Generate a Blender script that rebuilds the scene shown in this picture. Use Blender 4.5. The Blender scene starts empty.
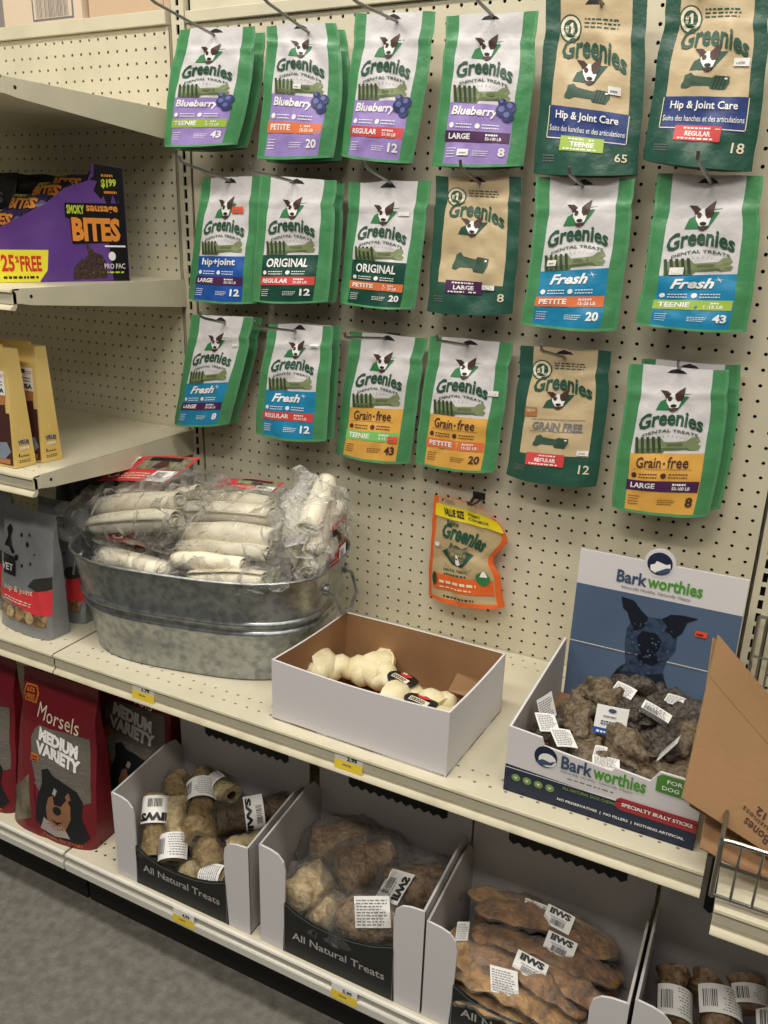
import bpy, math, random
from math import sin, cos, pi, radians, sqrt
from mathutils import Vector, Matrix, noise
from mathutils.geometry import tessellate_polygon
# ---------------------------------------------------------------- basics
# lengths are inches; x to the right along the wall, y away from the aisle (pegboard face y=0), z up from floor at -38.5
S = 0.0254
LK = 1.5
FLOOR = -38.5
COL = bpy.context.scene.collection
R = random.Random(7)
def V(*a): return Vector(a if len(a) > 1 else a[0])
def W(p): return Vector((p[0]*S, p[1]*S, (p[2]-FLOOR)*S))
def lin(h):
    h = h.lstrip('#'); o = []
    for i in (0, 2, 4):
        c = int(h[i:i+2], 16)/255
        o.append(c/12.92 if c <= .04045 else ((c+.055)/1.055)**2.4)
    return (*o, 1)
MATS = {}
ORGANIC = ('bone_tan', 'bone_pale', 'bone_dark', 'knuckle', 'knuckle_pale', 'tendon', 'tendon_gold', 'hoof', 'hoof_pale', 'window_treats', 'treat_brown', 'concrete')
def mat(name, hexc, rough=.5, metal=0, bump=None, noise_col=None, alpha=None, spec=.5, coat=0):
    """procedural principled material; bump=(scale,strength), noise_col=(hex2,scale,detail,lo,hi)"""
    if name in MATS: return MATS[name]
    m = bpy.data.materials.new(name); m.use_nodes = True; MATS[name] = m
    nt = m.node_tree; b = nt.nodes['Principled BSDF']
    b.inputs['Base Color'].default_value = lin(hexc)
    b.inputs['Roughness'].default_value = rough; b.inputs['Metallic'].default_value = metal
    b.inputs['Specular IOR Level'].default_value = spec
    b.inputs['Coat Weight'].default_value = coat
    tc = nt.nodes.new('ShaderNodeTexCoord')
    if noise_col:
        n = nt.nodes.new('ShaderNodeTexNoise'); n.inputs['Scale'].default_value = noise_col[1]*(3.2 if name in ORGANIC else 1); n.inputs['Detail'].default_value = noise_col[2]
        nt.links.new(tc.outputs['Object'], n.inputs['Vector'])
        r = nt.nodes.new('ShaderNodeValToRGB'); r.color_ramp.elements[0].position = noise_col[3]; r.color_ramp.elements[1].position = noise_col[4]
        r.color_ramp.elements[0].color = lin(hexc); r.color_ramp.elements[1].color = lin(noise_col[0])
        nt.links.new(n.outputs['Fac'], r.inputs['Fac']); nt.links.new(r.outputs['Color'], b.inputs['Base Color'])
    if bump:
        n = nt.nodes.new('ShaderNodeTexNoise'); n.inputs['Scale'].default_value = bump[0]*(2.5 if name in ORGANIC else 1); n.inputs['Detail'].default_value = 6
        nt.links.new(tc.outputs['Object'], n.inputs['Vector'])
        k = nt.nodes.new('ShaderNodeBump'); k.inputs['Strength'].default_value = bump[1]; k.inputs['Distance'].default_value = .007 if name in ORGANIC else .004
        nt.links.new(n.outputs['Fac'], k.inputs['Height']); nt.links.new(k.outputs['Normal'], b.inputs['Normal'])
    return m
def film(name, tint='#ffffff', gloss=.22, scale=60, strength=1.0, rough=.08, haze=.8):
    """clear crinkled packaging film: see-through with glossy creases"""
    m = bpy.data.materials.new(name); m.use_nodes = True; MATS[name] = m
    nt = m.node_tree; nt.nodes.clear(); N = nt.nodes.new; L = nt.links.new
    out = N('ShaderNodeOutputMaterial'); mx = N('ShaderNodeMixShader'); tr = N('ShaderNodeBsdfTransparent'); gl = N('ShaderNodeBsdfPrincipled')
    tr.inputs['Color'].default_value = lin(tint); gl.inputs['Roughness'].default_value = rough; gl.inputs['Base Color'].default_value = (haze, haze*.98, haze*.93, 1); gl.inputs['Specular IOR Level'].default_value = 1.0; gl.inputs['Coat Weight'].default_value = 1.0; gl.inputs['Coat Roughness'].default_value = .08  # pale haze base colour stands in for bright reflections on the film
    tc = N('ShaderNodeTexCoord'); no = N('ShaderNodeTexNoise'); no.inputs['Scale'].default_value = scale; no.inputs['Detail'].default_value = 5; no.inputs['Roughness'].default_value = .6
    bp = N('ShaderNodeBump'); bp.inputs['Strength'].default_value = strength; bp.inputs['Distance'].default_value = .01
    L(tc.outputs['Object'], no.inputs['Vector']); L(no.outputs['Fac'], bp.inputs['Height']); L(bp.outputs['Normal'], gl.inputs['Normal']); L(bp.outputs['Normal'], gl.inputs['Coat Normal'])
    fr = N('ShaderNodeFresnel'); fr.inputs['IOR'].default_value = 1.5; L(bp.outputs['Normal'], fr.inputs['Normal'])
    ma = N('ShaderNodeMath'); ma.operation = 'MULTIPLY_ADD'; ma.inputs[1].default_value = gloss*2.6; ma.inputs[2].default_value = gloss*.10; ma.use_clamp = True
    L(fr.outputs['Fac'], ma.inputs[0]); L(ma.outputs[0], mx.inputs['Fac']); L(tr.outputs[0], mx.inputs[1]); L(gl.outputs[0], mx.inputs[2]); L(mx.outputs[0], out.inputs['Surface'])
    return m
# ---------------------------------------------------------------- mesh builder
class MB:
    def __init__(s): s.v = []; s.f = []; s.m = []; s.names = []
    def mi(s, m):
        if m not in s.names: s.names.append(m)
        return s.names.index(m)
    def add(s, vs, fs, m):
        o = len(s.v); s.v += [tuple(p) for p in vs]; k = s.mi(m)
        for f in fs: s.f.append([o+i for i in f]); s.m.append(k)
    def grid(s, fn, nu, nv, m, flip=False):
        vs = [fn(i/nu, j/nv) for j in range(nv+1) for i in range(nu+1)]
        fs = []
        for j in range(nv):
            for i in range(nu):
                a = j*(nu+1)+i; q = [a, a+1, a+nu+2, a+nu+1]; fs.append(q[::-1] if flip else q)
        s.add(vs, fs, m)
    def hexa(s, p, m):
        """8 corners: bottom loop of 4 then top loop of 4"""
        s.add(p, [(3, 2, 1, 0), (4, 5, 6, 7), (0, 1, 5, 4), (1, 2, 6, 5), (2, 3, 7, 6), (3, 0, 4, 7)], m)
    def box(s, a, b, m):
        x0, y0, z0 = a; x1, y1, z1 = b
        s.hexa([(x0, y0, z0), (x1, y0, z0), (x1, y1, z0), (x0, y1, z0), (x0, y0, z1), (x1, y0, z1), (x1, y1, z1), (x0, y1, z1)], m)
    def slab(s, pts, n, t, m, m2=None):
        """flat polygon (3D points, counter-clockwise seen from n) thickened by t behind it"""
        n = V(n).normalized(); k = len(pts); tri = tessellate_polygon([[V(p) for p in pts]])
        s.add(pts, [tuple(q) for q in tri], m)
        back = [V(p)-n*t for p in pts]
        s.add(back, [tuple(q)[::-1] for q in tri], m2 or m)
        s.add(list(pts)+back, [(i, (i+1) % k, k+(i+1) % k, k+i) for i in range(k)], m2 or m)
    def tube(s, pts, r, n, m, caps=True, squash=None, arc=None):
        """swept round section; r number or list; squash=(a,b) section factors"""
        pts = [V(p) for p in pts]; k = len(pts); rr = r if isinstance(r, (list, tuple)) else [r]*k
        rings = []; up = None
        for i, p in enumerate(pts):
            t = (pts[min(i+1, k-1)]-pts[max(i-1, 0)]).normalized()
            if up is None:
                up = Vector((0, 0, 1)) if abs(t.z) < .9 else Vector((0, 1, 0))
            x = up.cross(t).normalized(); up = t.cross(x).normalized()
            a, b = squash or (1, 1)
            rings.append([p+x*cos(q)*rr[i]*a+up*sin(q)*rr[i]*b for q in [2*pi*j/n for j in range(n)]])
        vs = [q for g in rings for q in g]; fs = []
        for i in range(k-1):
            for j in range(n): fs.append((i*n+j, i*n+(j+1) % n, (i+1)*n+(j+1) % n, (i+1)*n+j))
        if caps: fs.append(tuple(range(n))[::-1]); fs.append(tuple((k-1)*n+j for j in range(n)))
        s.add(vs, fs, m)
    # prints: 2D shapes in the unit square of a surface function fn(u,v,lift)
    def shape(s, pts, fn, m, lift=.02):
        tri = tessellate_polygon([[Vector((x, y, 0)) for x, y in pts]])
        vs, fs = refine(pts, [tuple(q) for q in tri], fn) if len(pts) > 2 else (pts, tri)
        s.add([fn(x, y, lift*LK) for x, y in vs], fs, m)
    def rect(s, x0, y0, x1, y1, fn, m, lift=.015, nx=4, ny=1):
        s.grid(lambda a, b: fn(x0+(x1-x0)*a, y0+(y1-y0)*b, lift*LK), nx, ny, m)
    def disc(s, cx, cy, rx, ry, fn, m, lift=.03, n=16, a0=0):
        s.shape([(cx+rx*cos(2*pi*i/n+a0), cy+ry*sin(2*pi*i/n+a0)) for i in range(n)], fn, m, lift)
    def text(s, body, x0, y0, x1, y1, fn, m, bold=0, shear=0, arch=0, rise=0, lift=.035, fan=0, xs=1):
        vs, fs = text2d(body, bold, shear)
        def tf(x, y, l=0):
            t = x; X = x0+(x1-x0)*t; k = 1-(2*t-1)**2
            return fn(X, y0+(y1-y0)*y+arch*k+rise*t+fan*k*y*(y1-y0), l)
        vs, fs = refine(vs, fs, tf, .45); out = [tf(x, y, lift*LK) for x, y in vs]
        s.add(out, fs, m)
    def bars(s, x0, y0, x1, y1, fn, m, n=12, seed=1, lift=.035):
        q = random.Random(seed); x = x0; w = (x1-x0)/n
        for i in range(n):
            b = w*q.uniform(.25, .7); s.rect(x, y0, x+b, y1, fn, m, lift, 1, 1); x += w
    def lines(s, x0, y0, x1, y1, fn, m, n=3, seed=1, lift=.03, fill=.45):
        """rows of fine unreadable print"""
        q = random.Random(seed); h = (y1-y0)/n
        for i in range(n):
            x = x0; e = x1-(x1-x0)*q.uniform(0, .25)
            while x < e:
                l = (x1-x0)*q.uniform(.06, .16); l = min(l, e-x)
                s.rect(x, y0+h*i, x+l*.85, y0+h*(i+fill), fn, m, lift, 1, 1); x += l+(x1-x0)*.02
    def build(s, name, parent=None, smooth=False, bevel=0, kind=None, ang=40):
        me = bpy.data.meshes.new(name); o = Vector((0, 0, 0))
        root = parent
        acc = ORG.get(root.name, Vector((0, 0, 0))) if root else Vector((0, 0, 0))
        if parent is None:
            xs = [p[0] for p in s.v]; ys = [p[1] for p in s.v]; zs = [p[2] for p in s.v]
            acc = Vector(((min(xs)+max(xs))/2, (min(ys)+max(ys))/2, min(zs)))
        me.from_pydata([tuple((V(p)-acc)*S) for p in s.v], [], s.f)
        for n in s.names: me.materials.append(MATS[n])
        me.polygons.foreach_set('material_index', s.m)
        if smooth: me.shade_smooth(); me.set_sharp_from_angle(angle=radians(ang))
        me.validate(); me.update()
        ob = bpy.data.objects.new(name, me); COL.objects.link(ob)
        if parent: ob.parent = parent
        else: ob.location = W(acc)
        ORG[ob.name] = acc
        if bevel:
            b = ob.modifiers.new('bevel', 'BEVEL'); b.width = bevel*S; b.segments = 2; b.limit_method = 'ANGLE'; b.angle_limit = radians(50)
        if kind: ob['kind'] = kind
        return ob
ORG = {}
def refine(vs, fs, fn, L=.4):
    """split the triangles of a flat print until it follows the curved surface fn"""
    vs = list(vs); P = [fn(x, y, 0) for x, y in vs]; todo = [tuple(f) for f in fs]; done = []; mid = {}
    def M(i, j):
        k = (min(i, j), max(i, j))
        if k not in mid:
            mid[k] = len(vs); x, y = (vs[i][0]+vs[j][0])/2, (vs[i][1]+vs[j][1])/2; vs.append((x, y)); P.append(fn(x, y, 0))
        return mid[k]
    g = 0
    while todo and g < 60000:
        g += 1; f = todo.pop()
        if len(f) > 3:
            for i in range(1, len(f)-1): todo.append((f[0], f[i], f[i+1]))
            continue
        a, b, c = f; e = [((P[a]-P[b]).length, a, b, c), ((P[b]-P[c]).length, b, c, a), ((P[c]-P[a]).length, c, a, b)]; e.sort(reverse=True)
        l, i, j, k = e[0]
        if l < L: done.append(f); continue
        m = M(i, j); todo += [(i, m, k), (m, j, k)]
    return vs, done+todo
_T = {}
def text2d(body, bold=0, shear=0):
    k = (body, bold, shear)
    if k in _T: return _T[k]
    cu = bpy.data.curves.new('t', 'FONT'); cu.body = body; cu.size = 1; cu.offset = bold; cu.shear = shear; cu.resolution_u = 2
    ob = bpy.data.objects.new('t', cu); COL.objects.link(ob)
    dg = bpy.context.evaluated_depsgraph_get(); dg.update()
    me = bpy.data.meshes.new_from_object(ob.evaluated_get(dg))
    vs = [(v.co.x, v.co.y) for v in me.vertices]; fs = [tuple(p.vertices) for p in me.polygons]
    x0 = min(v[0] for v in vs); x1 = max(v[0] for v in vs); y0 = min(v[1] for v in vs); y1 = max(v[1] for v in vs)
    vs = [((x-x0)/(x1-x0), (y-y0)/(y1-y0)) for x, y in vs]
    bpy.data.objects.remove(ob); bpy.data.curves.remove(cu); bpy.data.meshes.remove(me)
    _T[k] = (vs, fs); return _T[k]
def tag(o, label=None, cat=None, group=None, kind=None):
    if label: o['label'] = label
    if cat: o['category'] = cat
    if group: o['group'] = group
    if kind: o['kind'] = kind
    return o
def thing(name, org, label, cat, group=None):
    o = bpy.data.objects.new(name, None); COL.objects.link(o); o.empty_display_size = .02
    o.location = W(org); ORG[o.name] = V(org); return tag(o, label, cat, group)
def copy_tree(o, dx=0, dy=0, dz=0, rot=None, label=None, group=None, skip=()):
    c = o.copy(); COL.objects.link(c); d = Vector((dx, dy, dz)); c.location = o.location+d*S
    ORG[c.name] = ORG.get(o.name, Vector((0, 0, 0)))+d
    if rot is not None: c.rotation_euler = rot
    if label: c['label'] = label
    if group: c['group'] = group
    for ch in o.children:
        if ch.name.split('.')[0] in skip: continue
        k = ch.copy(); COL.objects.link(k); k.parent = c
        for g in ch.children:
            if g.name.split('.')[0] in skip: continue
            e = g.copy(); COL.objects.link(e); e.parent = k
    return c
def plane(o, ex, ey, n):
    """surface function of a flat face: unit square spanned by ex, ey from o, lifted along n"""
    o, ex, ey, n = V(o), V(ex), V(ey), V(n).normalized()
    return lambda u, v, l=0: o+ex*u+ey*v+n*l
def nz(p, s=1.0, seed=0): return noise.noise(Vector((p[0]*s+seed*7.3, p[1]*s-seed*3.1, p[2]*s+seed*1.7)))
# ---------------------------------------------------------------- materials
mat('cream_paint', '#d3ccb4', .42, bump=(400, .04), noise_col=('#c9c2a9', 9, 3, .45, .75))
mat('cream_dirty', '#cdc5aa', .5, noise_col=('#b5ab90', 22, 6, .5, .8))
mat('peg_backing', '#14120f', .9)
mat('slot_dark', '#1b1712', .9)
mat('steel_wire', '#8e8b86', .3, .9)
mat('dark_wire', '#4a4744', .35, .8)
mat('concrete', '#68655d', .75, noise_col=('#807d73', 14, 8, .35, .7), bump=(90, .3))
mat('kick_paint', '#191816', .7)
mat('price_yellow', '#f2d23a', .5); mat('paper_white', '#eceae6', .55); mat('ink_black', '#1a1a1c', .5); mat('ink_grey', '#77777a', .6)
mat('channel_plastic', '#b9b4a6', .25); mat('channel_white', '#e6e2d8', .35)
mat('pouch_green', '#4b8c5b', .36, bump=(70, .35)); mat('pouch_seam_highlight', '#579a68', .36, bump=(70, .35))
mat('pouch_dark_green', '#2b5546', .36, bump=(70, .35)); mat('pouch_white', '#d6d3d4', .42, bump=(60, .35)); mat('pouch_tan', '#c9b48e', .42, bump=(60, .3))
mat('pouch_back', '#b5b5b6', .45, bump=(60, .35)); mat('pouch_bottom', '#123026', .4, bump=(80, .3))
mat('ink_green', '#24503d', .5); mat('logo_green', '#2f7a48', .5); mat('ink_brown', '#4a2f2b', .5); mat('ink_white', '#f3f2f0', .5); mat('ink_cream', '#e8dcc0', .5)
mat('purple_light', '#9b86c6', .42, bump=(60, .3)); mat('navy_blue', '#2b3f7c', .42, bump=(60, .3)); mat('royal_blue', '#1f55a8', .42, bump=(60, .3)); mat('cyan_blue', '#1c84b0', .42, bump=(60, .3))
mat('gold_band', '#dfa94f', .42, bump=(60, .3)); mat('forest_band', '#14473a', .42, bump=(60, .3))
mat('lime', '#9dbb45', .45); mat('orange', '#e07845', .45); mat('red', '#d24846', .45); mat('plum', '#4b2350', .45); mat('green_stripe', '#7fc76c', .45)
mat('berry', '#3a3f70', .4); mat('berry_light', '#6a72a8', .4)
mat('brush_green', '#7f8b63', .5); mat('brush_mid', '#5f6e48', .5); mat('brush_dark', '#33452e', .5); mat('brush_old', '#3f5b4b', .5); mat('brush_old_dark', '#24382f', .5)
mat('sticker_orange', '#f0552f', .5); mat('ink_gold', '#e2b23c', .5)
mat('white_board', '#dcd8da', .5, bump=(200, .05)); mat('grey_board', '#b9b5b2', .55, noise_col=('#a5a09c', 6, 3, .5, .8)); mat('kraft', '#9a7450', .75, noise_col=('#8a6644', 10, 4, .4, .7), bump=(300, .1))
mat('kraft_edge', '#b08c62', .8, bump=(900, .5)); mat('kraft_light', '#9a7650', .7, noise_col=('#8a6842', 5, 5, .4, .75), bump=(120, .15)); mat('box_beige', '#c9ae90', .7); mat('box_pale', '#d8c4ae', .7); mat('box_grey', '#8c8580', .7)
mat('black_board', '#161a1a', .5); mat('navy_print', '#1b2740', .5); mat('slate_blue', '#4f6480', .5, noise_col=('#5a6f8a', 5, 2, .4, .7)); mat('dog_dark', '#1c2635', .5, noise_col=('#3f4f66', 60, 6, .52, .7)); mat('dog_mid', '#3b4b63', .5, noise_col=('#25324a', 90, 5, .45, .65)); mat('dog_black', '#111926', .5)
mat('text_slate', '#3c5270', .5); mat('text_green', '#4f9a2e', .5); mat('label_green', '#4f8a36', .5); mat('banner_red', '#a82f34', .5); mat('tick_green', '#7a9a50', .5)
mat('galvanized', '#a9adae', .34, .85, noise_col=('#868b8d', 60, 6, .4, .65), bump=(40, .12))
mat('rawhide', '#ece3ca', .55, noise_col=('#f4eedb', 14, 4, .4, .7), bump=(50, .5)); mat('rawhide_shade', '#c8bb9a', .6, bump=(50, .5)); mat('rawhide_yellow', '#e2d5a8', .5, noise_col=('#efe7c8', 30, 4, .4, .7), bump=(60, .4))
mat('card_red', '#d23a40', .45); mat('card_photo', '#6b6352', .5, noise_col=('#8e8f6e', 90, 3, .4, .6))
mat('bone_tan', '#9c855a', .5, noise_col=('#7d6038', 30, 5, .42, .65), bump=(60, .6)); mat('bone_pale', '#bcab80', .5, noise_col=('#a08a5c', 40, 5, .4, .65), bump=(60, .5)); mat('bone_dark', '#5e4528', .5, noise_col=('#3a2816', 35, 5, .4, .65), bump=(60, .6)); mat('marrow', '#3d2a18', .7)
mat('knuckle', '#94795a', .45, noise_col=('#5a4128', 22, 6, .4, .65), bump=(50, .8)); mat('knuckle_pale', '#cdb98f', .5, noise_col=('#96794c', 26, 5, .4, .7), bump=(50, .6))
mat('tendon', '#a5733c', .38, noise_col=('#5b3817', 16, 6, .4, .68), bump=(50, .8)); mat('tendon_gold', '#c0914c', .36, noise_col=('#7a5024', 16, 6, .42, .7), bump=(50, .7))
mat('hoof', '#574e45', .55, noise_col=('#2b2520', 55, 8, .4, .62), bump=(45, .8)); mat('hoof_pale', '#7a6a53', .55, noise_col=('#453a2e', 45, 6, .4, .68), bump=(45, .8))
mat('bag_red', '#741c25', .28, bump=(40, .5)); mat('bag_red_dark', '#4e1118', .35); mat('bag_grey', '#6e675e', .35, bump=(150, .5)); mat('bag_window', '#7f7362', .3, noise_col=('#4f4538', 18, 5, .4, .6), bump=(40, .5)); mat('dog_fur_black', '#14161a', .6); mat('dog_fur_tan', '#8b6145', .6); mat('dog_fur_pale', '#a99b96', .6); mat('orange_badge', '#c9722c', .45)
mat('silver_bag', '#8e9092', .3, .25, bump=(45, .5)); mat('silver_dark', '#33322f', .5); mat('window_treats', '#a98a62', .4, noise_col=('#6a5038', 20, 4, .4, .6), bump=(40, .6)); mat('bag_black', '#15161a', .4)
mat('box_purple', '#5d3a86', .35, noise_col=('#6f4b98', 12, 2, .4, .7)); mat('box_black', '#121014', .35); mat('box_yellow', '#efe23c', .4); mat('ink_orange', '#e58f34', .45); mat('ink_lime', '#c3d63a', .45); mat('ink_red', '#cf2f2a', .45); mat('pack_navy', '#2b2450', .25, bump=(50, .5)); mat('treat_brown', '#3a2420', .5, bump=(60, .8))
mat('gold_box', '#d9b866', .38, noise_col=('#e6cb86', 4, 2, .4, .7)); mat('chew_brown', '#4a2c26', .45); mat('chew_orange', '#b77a4a', .45); mat('sign_grey', '#8591a0', .5)
mat('pouch_orange', '#e0662c', .36, bump=(60, .4)); mat('cat_tan', '#b8a37c', .42, bump=(60, .35)); mat('banner_yellow', '#d8c51c', .4); mat('cat_grey', '#5d574b', .5, noise_col=('#8d8268', 120, 4, .4, .6))
film('clear_film', gloss=.25, scale=75, strength=1.0); film('tight_film', gloss=.16, scale=110, strength=1.0, rough=.12, haze=.45)
mat('wall_paint', '#c8b090', .8); mat('ceiling_tile', '#d8d6d0', .9); mat('rubber_grey', '#55524d', .7)
# ---------------------------------------------------------------- setting
f = MB(); f.box((-120, -160, FLOOR-1), (140, 30, FLOOR), 'concrete'); tag(f.build('floor'), kind='structure')
f = MB(); f.box((-120, 14, FLOOR), (140, 16, 70), 'wall_paint'); tag(f.build('wall_back'), kind='structure')
# floor crack line
def peg_panel(name, x0, x1, z0, z1, cols, rows, label, y=0.0):
    """perforated board: one mesh with real round holes on a one inch grid"""
    b = MB(); r = .125; n = 8
    xs = cols; zs = rows
    def hole(cx, cz):
        a = .5
        sq = []
        for i in range(n):
            t = 2*pi*i/n+pi/n; c, s = cos(t), sin(t); m_ = max(abs(c), abs(s)); sq.append((cx+a*c/m_, cz+a*s/m_))
        ci = [(cx+r*cos(2*pi*i/n+pi/n), cz+r*sin(2*pi*i/n+pi/n)) for i in range(n)]
        vs = [(x, y, z) for x, z in sq]+[(x, y, z) for x, z in ci]+[(x, y+.12, z) for x, z in ci]
        fs = [(i, (i+1) % n, n+(i+1) % n, n+i) for i in range(n)]+[(n+i, n+(i+1) % n, 2*n+(i+1) % n, 2*n+i) for i in range(n)]
        b.add(vs, fs, 'cream_paint')
        # square corners left over between the octagonal cells
        for sx in (-1, 1):
            for sz in (-1, 1):
                pts = [(cx+sx*a, y, cz+sz*a), (cx+sx*a, y, cz+sz*a*math.tan(pi/8)), (cx+sx*a*math.tan(pi/8), y, cz+sz*a)]
                b.add(pts, [(0, 1, 2) if sx*sz > 0 else (0, 2, 1)], 'cream_paint')
    for cx in xs:
        for cz in zs: hole(cx, cz)
    X0, X1, Z0, Z1 = xs[0]-.5, xs[-1]+.5, zs[0]-.5, zs[-1]+.5
    for a, c in (((x0, Z0), (X0, Z1)), ((X1, Z0), (x1, Z1)), ((x0, z0), (x1, Z0)), ((x0, Z1), (x1, z1))):
        b.add([(a[0], y, a[1]), (c[0], y, a[1]), (c[0], y, c[1]), (a[0], y, c[1])], [(0, 1, 2, 3)], 'cream_paint')
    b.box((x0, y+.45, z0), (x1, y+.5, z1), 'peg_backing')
    for xa in (x0-.0, x1-.06): b.box((xa, y, z0), (xa+.06, y+.45, z1), 'cream_paint')
    o = b.build(name); return tag(o, label, 'pegboard')
peg_panel('pegboard_panel', -14.0, 32.62, -38.5, 32.45, list(range(-13, 33)), list(range(-33, 33)), 'cream pegboard panel with round holes, behind the hanging pouches')
peg_panel('pegboard_panel', -62.2, -15.68, -38.5, 32.5, [-16.2-i for i in range(46)][::-1], list(range(-33, 33)), 'cream pegboard panel behind the bare left shelves', 0.0)
peg_panel('pegboard_panel', 34.15, 80.6, -38.5, 32.45, [34.8+i for i in range(46)], list(range(-33, 33)), 'cream pegboard panel right of the slotted post by the wire basket', 0.0)
def upright(x, label):
    b = MB(); z0, z1 = -38.5, 40
    w = .16; y = -.02
    xa, xb = x-.62, x+.62
    b.box((xa, y, z0), (x-w, y+.1, z1), 'cream_paint'); b.box((x+w, y, z0), (xb, y+.1, z1), 'cream_paint')
    z = z0
    while z < z1:
        b.box((x-w, y, z), (x+w, y+.1, z+.3), 'cream_paint'); z += 1
    b.box((xa, y+.6, z0), (xb, y+1.2, z1), 'slot_dark')
    b.box((xa, y+.1, z0), (xa+.08, y+.6, z1), 'cream_paint'); b.box((xb-.08, y+.1, z0), (xb, y+.6, z1), 'cream_paint')
    return tag(b.build('slotted_upright'), label, 'post')
upright(-14.78, 'cream slotted steel post between the left shelves and the pouch wall')
upright(33.42, 'cream slotted steel post at the right edge beside the blue backed carton')
def top_rail(x0, x1, z0, z1, label):
    b = MB(); b.box((x0, -.35, z0), (x1, 1.2, z1), 'cream_paint'); b.box((x0, -.4, z0), (x0+.1, 1.2, z1), 'cream_paint')
    return tag(b.build('top_rail', bevel=.06), label, 'rail')
top_rail(-13.75, 32.6, 32.5, 33.3, 'cream top rail above the pouch wall')
top_rail(-62, -15.75, 32.55, 33.55, 'cream top rail above the left shelves under the cardboard cartons')
b = MB(); b.box((-13.9, .5, 33.35), (32.6, .8, 42), 'cream_paint'); tag(b.build('header_panel'), 'plain cream panel rising above the top rail of the pouch wall', 'panel')
# ---------------------------------------------------------------- shelves
def shelf(x0, x1, z, y0, label, holes=((0, 0),), lip=1.5, brackets=(), frontholes=True, backholes=True, tilt=0):
    t = thing('metal_shelf', ((x0+x1)/2, y0/2, z), label, 'shelf')
    b = MB()
    # deck with perforated strips: a front band and a back band of 1 inch grid holes
    def strip(ya, rows_off):
        """one row of hole cells centred at y=ya"""
        n = 6; a = .5; r = .12
        cx = math.floor(x0)+1.5+rows_off
        b.add([(x0, ya-a, z), (cx-a, ya-a, z), (cx-a, ya+a, z), (x0, ya+a, z)], [(0, 1, 2, 3)], 'cream_paint')
        while cx+a < x1-.3:
            sq = []; ci = []
            for i in range(8):
                tt = 2*pi*i/8+pi/4; c, s_ = cos(tt), sin(tt); m_ = max(abs(c), abs(s_))
                sq.append((cx+a*c/m_, ya+a*s_/m_, z)); ci.append((cx+r*c, ya+r*s_*.8, z))
            dn = [(p[0], p[1], z-.1) for p in ci]
            b.add(sq+ci+dn, [(i, (i+1) % 8, 8+(i+1) % 8, 8+i) for i in range(8)]+[(8+i, 8+(i+1) % 8, 16+(i+1) % 8, 16+i) for i in range(8)]+[tuple(range(16, 24))], 'cream_paint')
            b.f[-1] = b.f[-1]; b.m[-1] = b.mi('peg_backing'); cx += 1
        b.add([(cx-a, ya-a, z), (x1, ya-a, z), (x1, ya+a, z), (cx-a, ya+a, z)], [(0, 1, 2, 3)], 'cream_paint')
    rows = []
    if frontholes: strip(y0+1.15, 0); strip(y0+2.15, .5); rows += [(y0+.65, y0+2.65)]
    if backholes: strip(-.9, 0); strip(-1.9, .5); rows += [(-2.4, -.4)]
    ys = y0
    for a_, c_ in rows+[(-.05, -.05)]:
        if a_ > ys: b.add([(x0, ys, z), (x1, ys, z), (x1, a_, z), (x0, a_, z)], [(0, 1, 2, 3)], 'cream_paint')
        ys = c_
    b.box((x0, y0, z-1.0), (x1, -.05, z-.12), 'cream_paint')
    b.build('shelf_deck', t)
    e = MB()   # rolled front edge and price channel
    prof = [(y0+.02, z+.0), (y0-.12, z-.06), (y0-.16, z-.2), (y0+.05, z-.32), (y0+.05, z-lip+.25), (y0-.25, z-lip+.05), (y0-.28, z-lip-.08), (y0+.1, z-lip-.15), (y0+.3, z-lip+.1), (y0+.3, z-.3)]
    k = len(prof)
    e.add([(x0, p[0], p[1]) for p in prof]+[(x1, p[0], p[1]) for p in prof], [(i, (i+1) % k, k+(i+1) % k, k+i) for i in range(k)]+[tuple(range(k)), tuple(range(k, 2*k))[::-1]], 'cream_dirty')
    e.build('price_channel', t, smooth=True, ang=50)
    for xb in brackets:
        g = MB(); g.slab([(xb, y0+.6, z-.0), (xb, -.05, z-.0), (xb, -.05, z-2.3), (xb, y0+1.6, z-1.15), (xb, y0+.6, z-1.0)][::-1], (1, 0, 0), .12, 'cream_paint')
        g.disc(0, 0, .13, .13, lambda u, v, l=0, xb=xb: V(xb+.01, y0+1.5+u, z-.55+v), 'slot_dark', n=12)
        g.build('shelf_bracket', t)
    return t
shelf(-14.9, 33.0, -14.15, -18.15, 'long cream perforated shelf holding the tub and both open cartons')
shelf(-62, -15.05, -14.15, -18.15, 'left continuation of the cream shelf under the grey treat bags')
shelf(-62, -15.25, 26.35, -17.4, 'topmost left cream shelf seen from below, empty', brackets=(-15.2,), frontholes=False, backholes=False, lip=1.2)
shelf(-62, -15.25, 13.3, -17.9, 'left cream shelf carrying the purple treat display', brackets=(-15.2,), lip=1.3)
shelf(-62, -15.25, .1, -17.9, 'left cream shelf carrying the two yellow boxes', brackets=(-15.2,), lip=1.4)
shelf(33.75, 81, -14.3, -20.3, 'cream shelf under the wire basket at the right edge', frontholes=False)
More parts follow.
